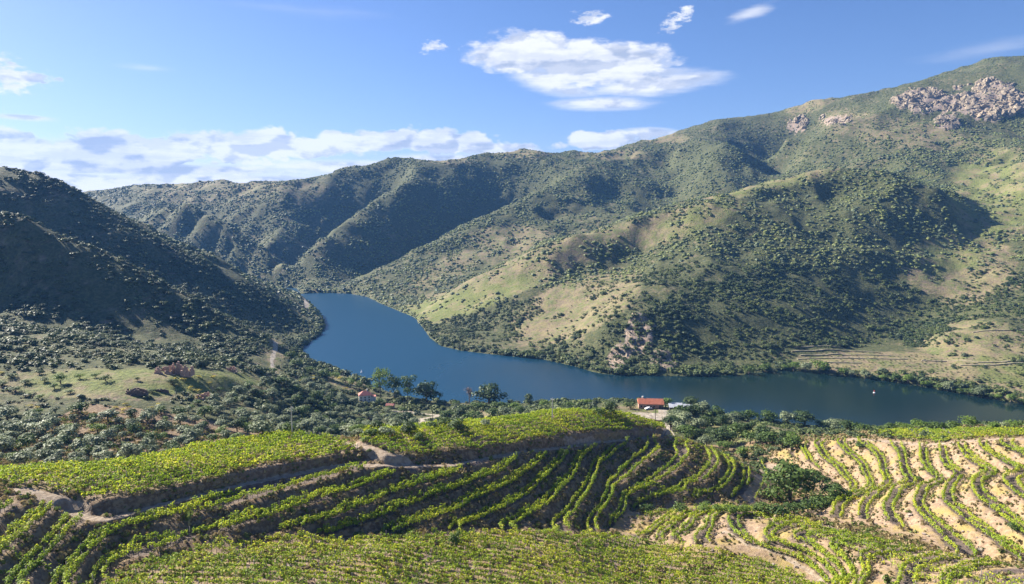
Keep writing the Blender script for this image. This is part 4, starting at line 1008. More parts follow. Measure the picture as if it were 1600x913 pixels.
for i, (px, py) in enumerate(sorted(brm)):
    tpx('broom', px, py, 4.5, random.uniform(6, 11), f"yellow flowering broom {'on the meadow' if px < 420 else 'on the bare shore bank'}, {ordn(i)} from the left", 'yellow broom on the meadow' if px < 420 else 'yellow broom near the shore')
for i, (px, py) in enumerate([(1572,858),(1582,861),(1592,860),(1601,864),(1340,782),(1330,770)]): tpx('broom', px, py, 6, 12, f"yellow broom on a bank of the right field, {ordn(i)} one", 'yellow broom in the right field')
print('trees', len(PLANTED), 'grove', NG, time.time()-T0)

# ---------------------------------------------------------------- scrub on the hillsides (nobody could count it)
def scrub_proto(name, seed, n, size, mat):
    r = np.random.default_rng(seed); R = r.uniform
    lob = [(R(-.3, .3), R(-.3, .3), R(.2, .5), R(.22, .34), R(.2, .32)) for _ in range(6)]+[(0, 0, .3, .4, .36)]
    V = []; F = []
    me = mesh_of(name, [crown_arrays(r, lob, n, size, jitter=.7)], mat)
    return bpy.data.objects.new(name, me)
def lump_proto(name, seed, mat):
    import bmesh
    bm = bmesh.new(); bmesh.ops.create_icosphere(bm, subdivisions=2, radius=.5); r = random.Random(seed)
    off = Vector((r.random()*9, r.random()*9, r.random()*9))
    from mathutils import noise
    for v in bm.verts:
        k = 1+.55*noise.noise(v.co*3.1+off)+.3*noise.noise(v.co*7+off); v.co *= k; v.co.z = v.co.z*.85+.22
    me = bpy.data.meshes.new(name); bm.to_mesh(me); bm.free(); me.materials.append(mat)
    return bpy.data.objects.new(name, me)
def scatter(name, protos, P, S, label=None):
    n = len(P); me = bpy.data.meshes.new(name); me.vertices.add(n); me.vertices.foreach_set('co', np.asarray(P, np.float32).reshape(-1))
    for nm, typ, val in (('sc', 'FLOAT_VECTOR', S), ('rt', 'FLOAT', rng.uniform(0, 6.28, n)), ('id', 'INT', rng.integers(0, len(protos), n))):
        a = me.attributes.new(nm, typ, 'POINT'); a.data.foreach_set('vector' if typ == 'FLOAT_VECTOR' else 'value', np.asarray(val, np.int32 if typ == 'INT' else np.float32).reshape(-1))
    o = link(name, me, kind='stuff', label=label)
    ng = bpy.data.node_groups.new(name, 'GeometryNodeTree'); ng.interface.new_socket('Geometry', in_out='INPUT', socket_type='NodeSocketGeometry'); ng.interface.new_socket('Geometry', in_out='OUTPUT', socket_type='NodeSocketGeometry')
    N = ng.nodes; K = ng.links; i = N.new('NodeGroupInput'); q = N.new('NodeGroupOutput'); ins = N.new('GeometryNodeInstanceOnPoints'); gi = N.new('GeometryNodeGeometryToInstance')
    for p in protos[::-1]:
        oi = N.new('GeometryNodeObjectInfo'); oi.inputs[0].default_value = p; K.new(oi.outputs['Geometry'], gi.inputs[0])
    def na(nm, t):
        a = N.new('GeometryNodeInputNamedAttribute'); a.data_type = t; a.inputs[0].default_value = nm; return a.outputs[0]
    K.new(i.outputs[0], ins.inputs['Points']); K.new(gi.outputs[0], ins.inputs['Instance']); ins.inputs['Pick Instance'].default_value = True
    K.new(na('id', 'INT'), ins.inputs['Instance Index']); K.new(na('sc', 'FLOAT_VECTOR'), ins.inputs['Scale'])
    cr = N.new('ShaderNodeCombineXYZ'); K.new(na('rt', 'FLOAT'), cr.inputs[2]); K.new(cr.outputs[0], ins.inputs['Rotation']); K.new(ins.outputs[0], q.inputs[0])
    md = o.modifiers.new('scatter', 'NODES'); md.node_group = ng
    return o
MAT['scrub2'] = leaf_material('scrub_leaf_grey', (0.045, 0.065, 0.032), (0.11, 0.14, 0.068), None, .1, .02)
protos_mid = [scrub_proto('scrub_plant', 11, 130, .2, MAT['scrub']), scrub_proto('scrub_plant', 12, 130, .2, MAT['scrub2']), scrub_proto('scrub_plant', 13, 130, .2, MAT['scrub']), scrub_proto('scrub_plant', 14, 130, .19, MAT['scrub'])]
protos_far = [lump_proto('scrub_lump', k, MAT['scrub'] if k % 3 else MAT['scrub2']) for k in range(5)]
def scatter_points(n, y0, y1, seed):
    r = np.random.default_rng(seed)
    y = np.sqrt(r.uniform(y0*y0, y1*y1, n)); x = r.uniform(-.95, .95, n)*y
    z = zat(x, y); px, py = project(x, y, z)
    dr, rk = samp(dry, x, y), samp(frock, x, y)
    p = .95-.62*dr-.5*rk
    p = np.maximum(p, samp(dense, x, y)*.95)
    cl = fbm(x/28, y/28, 3, 301); p = p*(.45+1.1*sstep(fbm(x/95, y/95, 3, 401), .35, .65))*sstep(cl, .28+.1*dr, .50+.1*dr)*1.25
    dsh = -sdf(x, y, RIVER)
    p = np.maximum(p, .9*(1-sstep(dsh, 6, 16))*(y > 560))*1.0
    p *= (z > .3)
    p *= ~(cleared(px, py) & (y > 300) & (y < 620))
    # open ground: yard, roads, meadow, terraced slope on the far bank
    p *= 1-.93*(((px-220)/230)**2+((py-600)/22)**2 < 1)*(y < 430)*(y > 280)
    p *= ~((px > 955) & (px < 1095) & (y > 330) & (y < 430) & (py > 628) & (py < 668))
    p *= ~((px > 1235) & (px < 1480) & (py > 543) & (py < 580) & (y < 760) & (y > 540))
    for tp, wd in ROADS: p *= (seg_dist(x, y, tp) > wd+1.2)
    gr = inside(px, py, PYG) & (y < 360); p = np.where(gr, p*.2, p)
    nearv = (y < 330) & (x > NX0) & (x < NX1); p = np.where(nearv & (np.maximum.reduce([sdf(x, y, PC), sdf(x, y, PR), sdf(x, y, PF), sdf(x, y, PU1), sdf(x, y, PU2), sdf(x, y, PG)]) > -4), 0, p)
    k = r.random(n) < p
    return x[k], y[k], z[k], dr[k], r
xs_, ys_, zs_, ds_, r_ = scatter_points(60000, 235, 900, 5)
s_ = r_.gamma(2.6, .95, len(xs_))+1.0; s_ = np.clip(s_*(.55+.95*fbm(xs_/45, ys_/45, 2, 701)), 1.0, 7.5)*np.where(ys_ < 360, .62, 1)*np.where((-sdf(xs_, ys_, RIVER) < 16) & (ys_ > 560), 1.5, 1)
scatter('scrub', protos_mid, np.c_[xs_, ys_, zs_-.1*s_], np.c_[s_, s_, s_*r_.uniform(.65, .95, len(s_))], 'dense green scrub on the nearer slopes')
n1 = len(xs_)
xs_, ys_, zs_, ds_, r_ = scatter_points(130000, 330, 1400, 8)
s_ = r_.uniform(.7, 1.9, len(xs_))
scatter('low_scrub', protos_far, np.c_[xs_, ys_, zs_-.1*s_], np.c_[s_, s_, s_*r_.uniform(.6, .9, len(s_))], 'low scrub between the bushes on the slopes')
xs_, ys_, zs_, ds_, r_ = scatter_points(210000, 900, 2400, 6)
s_ = np.clip(r_.gamma(3, .85, len(xs_))+1.3, 1.6, 6.5); s_ *= 1-.45*sstep(zs_, 300, 430)
scatter('hillside_scrub', protos_far, np.c_[xs_, ys_, zs_-.1*s_], np.c_[s_, s_, s_*r_.uniform(.6, .9, len(s_))], 'dense scrub covering the far hills')
print('scrub', n1, len(xs_), time.time()-T0)

# rock faces: angular blocks standing out of the slope
MAT['rock'] = plain('cliff_rock', (0.37, 0.295, 0.20), c2=(0.16, 0.135, 0.105), sc_=.09, bmp=1.0)
def block_proto(seed):
    import bmesh
    r = random.Random(seed); bm = bmesh.new()
    for q in range(14):
        bm.verts.new(Vector((r.gauss(0, 1), r.gauss(0, 1), r.gauss(0, 1))).normalized()*r.uniform(.38, .6))
    h = bmesh.ops.convex_hull(bm, input=list(bm.verts)); bmesh.ops.delete(bm, geom=[v for v in bm.verts if not v.link_faces], context='VERTS')
    for v in bm.verts: v.co.z *= 1.3
    me = bpy.data.meshes.new('rock_block'); bm.to_mesh(me); bm.free(); me.materials.append(MAT['rock']); return bpy.data.objects.new('rock_block', me)
rr = np.random.default_rng(77); n = 500000
y_ = np.sqrt(rr.uniform(560**2, 2050**2, n)); x_ = rr.uniform(-.05, .95, n)*y_; k = samp(frock, x_, y_) > .3; x_, y_ = x_[k], y_[k]
cl = ridged(x_/30, y_/30, 3, 500); k = (rr.random(len(x_)) < samp(frock, x_, y_)*sstep(cl, .56, .8)*np.where(y_ > 1000, .8, .35)); x_, y_ = x_[k], y_[k]
s_ = np.where(y_ > 1000, rr.gamma(2.5, 2.0, len(x_))+2.5, rr.gamma(2.2, .9, len(x_))+1.0)
scatter('cliff_rocks', [block_proto(i) for i in range(6)], np.c_[x_, y_, zat(x_, y_)-.22*s_], np.c_[s_*1.25, s_, s_*rr.uniform(.6, 1.15, len(s_))], 'broken tan rock faces on the slopes')
print('rocks', len(x_))
# ---------------------------------------------------------------- grass tufts, weeds and stones on the vineyard banks
MAT['straw'] = leaf_material('dry_grass', (0.20, 0.155, 0.07), (0.44, 0.35, 0.17), None, .25, .3)
MAT['weed'] = leaf_material('green_weed', (0.09, 0.13, 0.03), (0.22, 0.26, 0.06), None, .3, .3)
def tuft_proto(name, seed, mat):
    r = np.random.default_rng(seed); n = 16; a = r.uniform(0, 6.28, n); d = r.uniform(.05, .5, n); cen = np.c_[np.cos(a)*d, np.sin(a)*d, r.uniform(.08, .45, n)]
    return bpy.data.objects.new(name, mesh_of(name, [leaves(cen, np.c_[np.cos(a), np.sin(a), r.uniform(.1, .8, n)], .42*r.uniform(.6, 1.3, n), r)], mat))
def stone_proto(seed):
    o = lump_proto('stone', seed, plain('bank_stone', (0.40, 0.33, 0.26), c2=(0.24, 0.19, 0.16))); return o
tufts = [tuft_proto('grass_tuft', 1, MAT['straw']), tuft_proto('grass_tuft', 2, MAT['straw']), tuft_proto('weed_tuft', 3, MAT['weed'])]
def near_points(n, seed):
    r = np.random.default_rng(seed); y = np.sqrt(r.uniform(92**2, 300**2, n)); x = r.uniform(-.85, .85, n)*y; k = (x > NX0+2) & (x < NX1-2); x, y = x[k], y[k]
    i = ((x-NX0)/NS).astype(int); j = ((y-NY0)/NS).astype(int); return r, x, y, zat(x, y), bank[j, i], track[j, i], warm[j, i], green[j, i]
r_, x_, y_, z_, b_, t_, w_, g__ = near_points(120000, 91)
cl = fbm(x_/3.5, y_/3.5, 3, 601); k = (r_.random(len(x_)) < (.12+.85*b_)*(1-t_)*sstep(cl, .34, .56)*1.3*(1-.68*w_)); x_, y_, z_, w_ = x_[k], y_[k], z_[k], w_[k]
s_ = r_.gamma(4, .17, len(x_))+.25
o = scatter('bank_grass', tufts, np.c_[x_, y_, z_-.03], np.c_[s_, s_, s_*r_.uniform(.7, 1.3, len(s_))], 'tufts of dry grass and weeds on the vineyard banks')
r_, x_, y_, z_, b_, t_, w_, g__ = near_points(26000, 92)
cl = fbm(x_/7, y_/7, 3, 611); k = (r_.random(len(x_)) < b_*(1-t_)*sstep(cl, .5, .7)*w_); x_, y_, z_ = x_[k], y_[k], z_[k]; s_ = r_.gamma(2, .13, len(x_))+.12
scatter('bank_stones', [stone_proto(5), stone_proto(6)], np.c_[x_, y_, z_], np.c_[s_, s_, s_*.7], 'loose stones on the tan banks')
print('tufts', time.time()-T0)
# ---------------------------------------------------------------- buildings and small things
MAT['white'] = plain('white_render', (0.78, 0.76, 0.72), c2=(0.66, 0.63, 0.58), sc_=.8)
MAT['pink'] = plain('pink_render', (0.42, 0.27, 0.21), c2=(0.33, 0.21, 0.165), sc_=.8)
MAT['tile'] = plain('clay_tile', (0.52, 0.19, 0.11), c2=(0.36, 0.14, 0.09), sc_=2.0)
MAT['dtile'] = plain('clay_tile_rose', (0.55, 0.25, 0.20), c2=(0.42, 0.18, 0.15), sc_=2.0)
MAT['glass'] = plain('dark_window', (0.03, 0.035, 0.04), .25, c2=(0.05, 0.055, 0.06))
MAT['metal'] = plain('grey_sheet', (0.42, 0.44, 0.47), .5, c2=(0.34, 0.35, 0.38), sc_=.6)
MAT['board'] = plain('weathered_board', (0.13, 0.115, 0.10), c2=(0.09, 0.08, 0.07), sc_=2)
MAT['stone'] = plain('rubble_stone', (0.52, 0.37, 0.29), c2=(0.33, 0.22, 0.18), sc_=1.6, bmp=.3)
MAT['dstone'] = plain('dark_rubble', (0.20, 0.15, 0.12), c2=(0.11, 0.085, 0.075), sc_=1.6, bmp=.3)
MAT['pale'] = plain('pale_stone', (0.42, 0.36, 0.26), c2=(0.22, 0.20, 0.12), sc_=.25, bmp=.3)
MAT['red'] = plain('red_paint', (0.55, 0.06, 0.03), .5, c2=(0.45, 0.05, 0.03)); MAT['wpaint'] = plain('white_paint', (0.8, 0.8, 0.8), .4, c2=(0.74, 0.74, 0.74)); MAT['rubber'] = plain('rubber', (0.03, 0.03, 0.03)); MAT['conc'] = plain('concrete', (0.45, 0.44, 0.42), c2=(0.38, 0.37, 0.35))
class MB:
    def __init__(s): s.v = []; s.f = []
    def add(s, V, F): o = len(s.v); s.v += [tuple(map(float, v)) for v in V]; s.f += [tuple(int(i)+o for i in f) for f in F]
    def box(s, x0, x1, y0, y1, z0, z1):
        s.add([(x, y, z) for z in (z0, z1) for x, y in ((x0, y0), (x1, y0), (x1, y1), (x0, y1))], [(3,2,1,0),(4,5,6,7),(0,1,5,4),(1,2,6,5),(2,3,7,6),(3,0,4,7)]); return s
    def obj(s, name, mat, parent, **kw):
        me = bpy.data.meshes.new(name); me.from_pydata(s.v, [], s.f); me.materials.append(MAT[mat]); return link(name, me, parent=parent, **kw)
def thing(name, x, y, label, cat, rot=0.0, group=None, dz=0.0, z=None):
    e = bpy.data.objects.new(name, None); C.objects.link(e); e.empty_display_size = .5
    e.location = (x, y, (float(zat(x, y)[0]) if z is None else z)+dz); e.rotation_euler = (0, 0, rot); e['label'] = label; e['category'] = cat
    if group: e['group'] = group
    e['kind'] = 'thing'
    return e
def walls_with_openings(mb, L, D, H, ops, th=.3):
    """front wall (y=-D/2) built round its openings [(x0,x1,z0,z1)], other walls plain"""
    xs = sorted({-L/2, L/2}|{o[0] for o in ops}|{o[1] for o in ops})
    for a, b in zip(xs[:-1], xs[1:]):
        op = sorted([o for o in ops if o[0] <= a+1e-6 and o[1] >= b-1e-6], key=lambda o: o[2]); z = -1.5
        for o in op:
            if o[2] > z: mb.box(a, b, -D/2, -D/2+th, z, o[2])
            z = o[3]
        mb.box(a, b, -D/2, -D/2+th, z, H)
    mb.box(-L/2, L/2, D/2-th, D/2, -1.5, H); mb.box(-L/2, -L/2+th, -D/2+th, D/2-th, -1.5, H); mb.box(L/2-th, L/2, -D/2+th, D/2-th, -1.5, H)
def hip_roof(L, D, h, z, ov=.4, hip=True):
    a, b = L/2+ov, D/2+ov; r = (L/2-D/2+.2) if hip else a
    r = max(r, .3)
    return [(-a,-b,z),(a,-b,z),(a,b,z),(-a,b,z),(-r,0,z+h),(r,0,z+h),(-a,-b,z-.15),(a,-b,z-.15),(a,b,z-.15),(-a,b,z-.15)], [(0,1,5,4),(1,2,5),(2,3,4,5),(3,0,4),(6,7,1,0),(7,8,2,1),(8,9,3,2),(9,6,0,3),(9,8,7,6)]
def tile_ridges(mb, L, D, h, z, ov=.4, hip=True, n=14):
    a, b = L/2+ov, D/2+ov; r = max((L/2-D/2+.2) if hip else a, .3)
    for i in range(n):
        x = -a+(i+.5)*2*a/n; k = 1.0 if abs(x) <= r else max(0.0, (a-abs(x))/(a-r))
        if k < .1: continue
        p0, p1 = np.array([x, -b, z+.05]), np.array([x, -b+b*k, z+h*k+.05])
        V, F = tube_arrays([p0, p1], [.07, .07], 4); mb.add(V, F)
def house(e, L, D, H, wall, roof, rh, wins, door, hip=True, chim=None):
    ops = [(x-w/2, x+w/2, z0, z1) for x, w, z0, z1 in wins]+[(x-w/2, x+w/2, -.05, z1) for x, w, z1 in door]
    mb = MB(); walls_with_openings(mb, L, D, H, ops)
    if not hip:
        for sx in (-L/2, L/2-.3): mb.add([(sx,-D/2,H),(sx+.3,-D/2,H),(sx+.3,D/2,H),(sx,D/2,H),(sx,0,H+rh*.93),(sx+.3,0,H+rh*.93)], [(0,3,4),(1,5,2),(0,4,5,1),(3,2,5,4)])
    mb.obj('wall', wall, e)
    for x, w, z0, z1 in wins:
        f = MB(); y = -D/2-.03
        f.box(x-w/2-.08, x+w/2+.08, y, y+.1, z0-.12, z0-.002).box(x-w/2-.08, x+w/2+.08, y, y+.1, z1+.002, z1+.1).box(x-w/2-.08, x-w/2, y, y+.1, z0, z1).box(x+w/2, x+w/2+.08, y, y+.1, z0, z1)
        wo = f.obj('window', 'conc', e); MB().box(x-w/2, x+w/2, -D/2+.12, -D/2+.16, z0, z1).obj('pane', 'glass', wo)
    for x, w, z1 in door: MB().box(x-w/2, x+w/2, -D/2+.1, -D/2+.18, 0, z1).obj('door', 'board', e)
    ro = MB(); V, F = hip_roof(L, D, rh, H+.16, hip=hip); ro.add(V, F); tile_ridges(ro, L, D, rh, H+.16, hip=hip, n=int(L*1.4)); rf = ro.obj('roof', roof, e)
    if chim:
        x, y = chim; MB().box(x-.35, x+.35, y-.35, y+.35, H+.3, H+rh+1.0).box(x-.45, x+.45, y-.45, y+.45, H+rh+1.002, H+rh+1.15).obj('chimney', 'white', rf)
g_ = gpt(569, 627); S = g_[1]/FPX
e = thing('white_house', g_[0], g_[1]+3, 'white house with rose tiled hip roof near the poplars by the river', 'house', rot=.25)
L = 19*S; H = 9.5*S
house(e, L, L*.8, H, 'white', 'dtile', 6*S, [(-L*.33, .9, H*.55, H*.8), (0, .9, H*.55, H*.8), (L*.33, .9, H*.55, H*.8), (-L*.33, .9, H*.12, H*.36), (L*.33, .9, H*.12, H*.36)], [(0, 1.0, H*.4)], chim=(L*.2, .6))
mb = MB().box(L/2+.02, L/2+3.6, -L*.2, L*.3, -1.5, H*.62); mb.obj('annex', 'white', e)
mb = MB().box(L/2+.03, L/2+3.8, -L*.23, L*.33, H*.622, H*.67); mb.obj('annex_roof', 'dtile', e)
g_ = gpt(610, 638); S = g_[1]/FPX
e = thing('small_house', g_[0], g_[1], 'small low house with red roof right of and below the white house', 'house', rot=-.2)
house(e, 12*S, 7*S, 2.2, 'pink', 'dtile', 1.3, [(1.2, .7, .9, 1.6)], [(-.8, .8, 1.8)], hip=False)
g_ = gpt(1018, 638); S = g_[1]/FPX
e = thing('farm_house', g_[0], g_[1]+3, 'long farmhouse with orange tiled roof behind the pale yard', 'house', rot=-.1)
L = 39*S
house(e, L, 8, 2.9, 'pink', 'tile', 2.3, [(-L*.4, 1.0, 1.0, 2.1), (-L*.26, 1.0, 1.0, 2.1), (-L*.02, 1.0, 1.0, 2.1), (L*.12, 1.0, 1.0, 2.1)], [(-L*.14, 1.1, 2.2), (L*.4, 2.6, 2.4)], hip=False, chim=(-L*.33, .8))
g_ = gpt(1057, 643); S = g_[1]/FPX
def shed(px, py, wpx, h, label, wall, rot=0.0, openf=False):
    g_ = gpt(px, py); S = g_[1]/FPX; L = wpx*S; D = 6.5
    e = thing('farm_shed', g_[0], g_[1]+2, label, 'shed', rot=rot)
    mb = MB()
    if openf:
        for k in range(4): mb.box(-L/2+k*(L-.2)/3, -L/2+k*(L-.2)/3+.2, -D/2, -D/2+.2, -1, h)
    else: mb.box(-L/2, L/2, -D/2, -D/2+.15, -1, h)
    mb.box(-L/2, L/2, D/2-.15, D/2, -1, h+.9).box(-L/2, -L/2+.15, -D/2+.2, D/2-.2, -1, h).box(L/2-.15, L/2, -D/2+.2, D/2-.2, -1, h); mb.obj('wall', wall, e)
    r = MB(); n = int(L/.5)
    for i in range(n):
        x0 = -L/2-.3+i*(L+.6)/n; x1 = x0+(L+.6)/n*.5
        for a, b, dz in ((x0, x1, 0), (x1, 2*x1-x0, .05)): r.add([(a,-D/2-.5,h+.02+dz),(b,-D/2-.5,h+.02+dz),(b,D/2+.3,h+1.0+dz),(a,D/2+.3,h+1.0+dz),(a,-D/2-.5,h-.04),(b,-D/2-.5,h-.04),(b,D/2+.3,h+.94),(a,D/2+.3,h+.94)], [(0,1,2,3),(7,6,5,4),(0,4,5,1),(1,5,6,2),(2,6,7,3),(3,7,4,0)])
    r.obj('roof', 'metal', e)
shed(1057, 643, 21, 2.6, 'long grey shed with sheet roof and dark board front right of the farmhouse', 'board', -.12)
shed(1077, 645, 15, 2.3, 'open fronted shed with pale sheet roof below the dark tree', 'board', -.25, True)
def car(px, py, label, rot):
    g_ = gpt(px, py); e = thing('parked_car', g_[0], g_[1], label, 'car', rot=rot)
    prof = [(-2.1,.35),(-2.15,.75),(-1.6,.95),(-1.0,1.02),(-.45,1.42),(.9,1.45),(1.6,1.0),(2.1,.9),(2.15,.4)]
    V = [(x, s*.85*(1 if z < 1.1 else .82), z) for s in (-1, 1) for x, z in prof]; n = len(prof); F = [tuple(range(n)), tuple(range(2*n-1, n-1, -1))]+[(i, (i+1) % n, n+(i+1) % n, n+i)[::-1] for i in range(n)]
    mb = MB(); mb.add(V, F); mb.obj('body', 'wpaint', e)
    w_ = MB(); w_.add([(x, s*.875*(1 if z < 1.1 else .86), z) for s in (-1, 1) for x, z in [(-.85,1.05),(-.42,1.36),(.82,1.38),(1.3,1.05)]], [(0,1,2,3),(7,6,5,4)]); w_.obj('window', 'glass', e)
    for x in (-1.35, 1.35):
        for s in (-1, 1):
            V, F = tube_arrays([(x, s*.7, .33), (x, s*.9, .33)], [.33, .33], 12); V = list(V); F = [tuple(f) for f in F]+[tuple(range(11, -1, -1)), tuple(range(12, 24))]; m_ = MB(); m_.add(V, F); m_.obj('wheel', 'rubber', e)
car(1013, 640, 'small white car parked before the long farmhouse', .3)
def rubble_wall(px0, py0, px1, py1, h, mat, name, label, th=.6, jag=.5, parent=None, loc=None, seed=0):
    """broken wall between two points of the ground, its top crumbling"""
    r = random.Random(seed); a, b = gpt(px0, py0), gpt(px1, py1)
    return a, b
def ruin(px, py, plan, mat, name, label, rot=0.0, cat='ruin', rubble=18):
    """plan: wall pieces (x0,y0,x1,y1,height) in metres"""
    g_ = gpt(px, py); e = thing(name, g_[0], g_[1], label, cat, rot=rot); r = random.Random(hash_(label))
    for (x0, y0, x1, y1, h) in plan:
        mb = MB(); L = math.hypot(x1-x0, y1-y0); n = max(3, int(L/.8)); dx, dy = (x1-x0)/L, (y1-y0)/L; nx, ny = -dy*.3, dx*.3
        hs = [max(.4, h*(1-.55*abs(2*i/(n-1)-1)**3)*r.uniform(.72, 1.08)) for i in range(n)]
        V = []; F = []
        for i in range(n):
            for t in (i/n, (i+1)/n):
                for s_ in (-1, 1):
                    for z in (-1.2, hs[i]): V.append((x0+(x1-x0)*t+s_*nx+r.uniform(-.06, .06), y0+(y1-y0)*t+s_*ny+r.uniform(-.06, .06), z+(r.uniform(-.12, .12) if z > 0 else 0)))
            o = i*8; F += [(o,o+4,o+5,o+1),(o+2,o+3,o+7,o+6),(o+1,o+5,o+7,o+3),(o,o+1,o+3,o+2),(o+4,o+6,o+7,o+5)]
        mb.add(V, F); mb.obj('wall', mat, e)
    mb = MB()
    for i in range(rubble):
        x, y, s_ = r.gauss(0, 3.2), r.uniform(-3, 3), r.uniform(.25, .7); V, F = [], []
        k = [r.uniform(.7, 1.2) for _ in range(6)]
        mb.add([(x+s_*k[0],y,.1),(x-s_*k[1],y,.1),(x,y+s_*k[2],.1),(x,y-s_*k[3],.1),(x,y,s_*k[4]),(x,y,-.5)], [(0,2,4),(2,1,4),(1,3,4),(3,0,4),(2,0,5),(1,2,5),(3,1,5),(0,3,5)])
    mb.obj('rubble', mat, e, kind='stuff')
S = gpt(272, 585)[1]/FPX
ruin(272, 585, [(-9.5,-2,-5,-2,4.2),(-9.5,-2,-9.5,4,3.4),(-4.6,-1,-1,-1,4.6),(-1,-1,-1,4,5.8),(-.5,2,4,2,6.4),(4,-1,4,2,5.2),(4.4,-1.2,9,-1.2,4.8),(9,-1.2,9,4,4.4),(-9,4,-1,4,4.0),(6.5,-1,6.5,3,3.6)], 'stone', 'ruined_farmstead', 'largest ruin, roofless pink stone walls at the back of the meadow')
ruin(361, 580, [(-2.4,-1,-.6,-1,2.6),(.6,-1,2.4,-1,2.8),(-2.4,-1,-2.4,2,2.2),(2.4,-1,2.4,2,2.6),(-2.4,2,2.4,2,2.6)], 'stone', 'ruined_hut', 'small ruined hut with an empty doorway right of the big ruin', rubble=8)
ruin(214, 616, [(-4.6,-1.6,4.6,-1.6,2.6),(-4.6,-1.6,-4.6,1.6,2.8),(4.6,-1.6,4.6,1.6,2.6),(-4.6,1.6,4.6,1.6,3.0)], 'dstone', 'roofless_hut', 'dark roofless stone hut on the green meadow', rubble=5)
ruin(321, 625, [(-4,-1.5,-1,-1.5,2.8),(-4,-1.5,-4,2,3.2),(-1,-1.5,2.4,-1.0,3.6),(2.4,-1,3.6,2,2.6),(-4,2,3.6,2,3.8)], 'stone', 'collapsed_hut', 'collapsed pinkish stone hut with rubble right of the meadow', rubble=30)
ruin(249, 612, [(-4.5,0,4.5,.4,1.2)], 'dstone', 'field_wall', 'low dark field wall right of the roofless hut', cat='wall', rubble=0)
def ground_wall(pts, h, th, mat, name, label, cat='wall', group=None, step=3.0):
    """dry-stone wall that follows the ground between points of the photograph"""
    P = [gpt(*p) for p in pts]; P = resample(np.array([p for p in P if p]), step); Z = zat(P[:, 0], P[:, 1]); Z = np.convolve(np.r_[Z[0], Z, Z[-1]], [.25, .5, .25], 'valid')
    T = np.gradient(P, axis=0); T /= np.linalg.norm(T, axis=1, keepdims=True); N = np.c_[-T[:, 1], T[:, 0]]; r = random.Random(hash_(label)); mb = MB(); V = []
    c0 = np.array([P[0, 0], P[0, 1], Z[0]])
    for p, n, z in zip(P, N, Z):
        q = r.uniform(-.15, .15)
        for s_ in (-.5, .5):
            for zz in (-1.5, h+q): V.append((p[0]+n[0]*s_*th-c0[0], p[1]+n[1]*s_*th-c0[1], z+zz-c0[2]))
    F = []
    for i in range(len(P)-1):
        o = i*4; F += [(o,o+1,o+5,o+4),(o+2,o+6,o+7,o+3),(o+1,o+3,o+7,o+5)]
    F += [(0,2,3,1), (len(V)-4, len(V)-3, len(V)-1, len(V)-2)]
    mb.add(V, F); o = mb.obj(name, mat, None, label=label, category=cat, group=group, kind='thing'); o.location = c0
for i, pts in enumerate([[(1240,543),(1270,542),(1312,543)], [(1236,550),(1280,548),(1330,549),(1372,551)], [(1250,556),(1300,554),(1350,555),(1398,557)], [(1246,562),(1300,560),(1360,561),(1418,562)], [(1257,568),(1300,567),(1345,568)],
                         [(1440,564),(1480,565),(1530,567),(1570,566),(1610,562)], [(1500,572),(1550,571),(1610,568)], [(1520,520),(1560,517),(1600,516)]]):
    ground_wall(pts, .8, 1.3, 'pale', 'terrace_wall', f"pale terrace wall on the far right bank, {ordn(i)} in order downhill" if i < 5 else f"pale terrace wall right of the side valley, {['middle','lowest','highest'][i-5]} one", group='dry-stone terrace walls across the river')
ground_wall([(1017,656),(1024,659),(1034,659),(1042,655),(1046,651)], .9, .8, 'dstone', 'retaining_wall', 'dark curved retaining wall below the pale yard', step=1.5)
def pole(px, py, hpx, label, mat='post', arm=True, Y=None):
    g_ = gpt(px, py) if Y is None else pY(px, py, Y)[:2]; S = g_[1]/FPX; h = hpx*S
    e = thing('utility_pole', g_[0], g_[1], label, 'pole', rot=random.uniform(0, 3)); V, F = tube_arrays([(0, 0, -1), (0, 0, h)], [.19, .12], 8); mb = MB(); mb.add(V, F); mb.add([tuple(v) for v in V[-8:]], [tuple(range(8))]); mb.obj('shaft', mat, e)
    if arm: MB().box(-.9, .9, -.06, .06, h-.6, h-.45).box(-.75, -.65, -.05, .05, h-.448, h-.25).box(.65, .75, -.05, .05, h-.448, h-.25).obj('cross_arm', mat, e)
pole(457, 684, 52, 'tall pale concrete pole in front of the olive grove', 'conc')
pole(424, 684, 30, 'faint pole left of the tall pale one', 'conc', False)
pole(676, 664, 20, 'dark wooden pole beside the pale road', 'wood', False)
pole(631, 641, 15, 'pole beside the track right of the small red roof', 'post', False)
pole(863, 658, 38, 'pale pole at the back edge of the hilltop field', 'conc')
pole(1024, 659, 24, 'dark pole on the edge of the pale yard', 'wood')
pole(782, 637, 14, 'short dark pole on the shore by the spreading oak', 'wood', False)
def buoy(px, py, top, label):
    x, y, z = pz(px, py, 0); e = thing('buoy', x, y, label, 'buoy', z=0)
    def cone(prof, mat, nm):
        V = [(r_*math.cos(a*math.pi/6), r_*math.sin(a*math.pi/6), z) for r_, z in prof for a in range(12)]; F = [(i*12+j, i*12+(j+1) % 12, (i+1)*12+(j+1) % 12, (i+1)*12+j) for i in range(len(prof)-1) for j in range(12)]
        mb = MB(); mb.add(V, F); mb.obj(nm, mat, e)
    cone([(0.01,-.5),(.8,-.4),(.95,.1),(.8,.5),(.3,.7)], 'wpaint', 'float'); cone([(.3,.7),(.22,1.4),(.4,1.45),(.32,2.1),(.01,2.2)], top, 'top_mark')
buoy(1366, 614, 'red', 'red topped buoy in the river near the right bank'); buoy(565, 582, 'wpaint', 'white buoy in the river before the poplars')
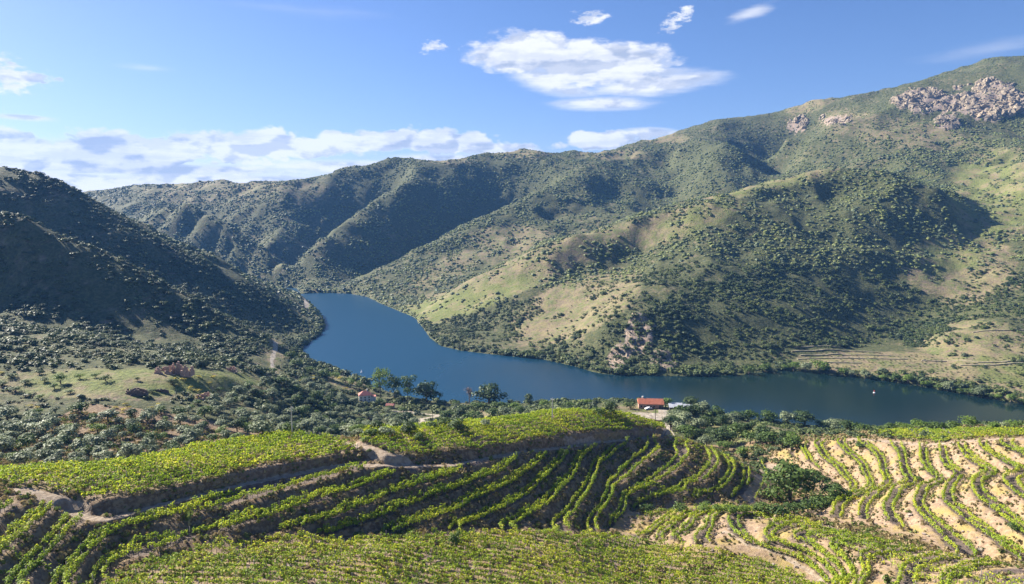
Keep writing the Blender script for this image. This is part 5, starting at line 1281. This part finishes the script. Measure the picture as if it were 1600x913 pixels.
def rock(px, py, s_, label, mat='pale'):
    import bmesh
    from mathutils import noise
    g_ = gpt(px, py)
    bm = bmesh.new(); bmesh.ops.create_icosphere(bm, subdivisions=2, radius=s_)
    for v in bm.verts: v.co *= 1+.45*noise.noise(v.co*1.2/s_+Vector((px, py, 0))); v.co.z *= .7
    me = bpy.data.meshes.new('boulder'); bm.to_mesh(me); bm.free(); me.materials.append(MAT[mat]); o = link('boulder', me, label=label, category='boulder'); o.location = (g_[0], g_[1], float(zat(*g_)[0])+s_*.2)
rock(1532, 861, .75, 'pale boulder on the tan bank at the right'); rock(1450, 838, .35, 'small pale stone on the tan bank left of the bigger boulder')
# young plants set out on the dry slope across the river
P_ = []
for i in range(15):
    for j in range(46):
        px, py = 1258+j*8.2+random.uniform(-2.5, 2.5), 549+i*3.6+j*.28+random.uniform(-.8, .8)
        if py > np.interp(px, [a for a, b in shore], [b for a, b in shore])-7 or random.random() < .3: continue
        g_ = gpt(px, py)
        if g_ and g_[1] < 760: P_.append((g_[0], g_[1], float(zat(*g_)[0])))
P_ = np.array(P_); s_ = rng.uniform(.9, 2.2, len(P_)); scatter('young_plantings', protos_mid, P_, np.c_[s_*1.5, s_, s_*.7], 'rows of young low plants on the dry far bank')
print('buildings', time.time()-T0)
# ---------------------------------------------------------------- air
hm = bpy.data.meshes.new('haze'); x0, x1, y0, y1, z0, z1 = -6900, 6900, -30, 5100, -9, 760
hm.from_pydata([(x, y, z) for z in (z0, z1) for x, y in ((x0, y0), (x1, y0), (x1, y1), (x0, y1))], [], [(3,2,1,0),(4,5,6,7),(0,1,5,4),(1,2,6,5),(2,3,7,6),(3,0,4,7)])
mm = bpy.data.materials.new('haze'); mm.use_nodes = True; t = NT(mm.node_tree); t.n.clear()
pv = t.node('ShaderNodeVolumePrincipled'); pv.inputs['Color'].default_value = (0.16, 0.42, 1.0, 1); pv.inputs['Density'].default_value = 0.00006; pv.inputs['Anisotropy'].default_value = 0.1
ov = t.node('ShaderNodeOutputMaterial'); t.l.new(pv.outputs[0], ov.inputs['Volume'])
link('haze', hm, mm, kind='stuff')
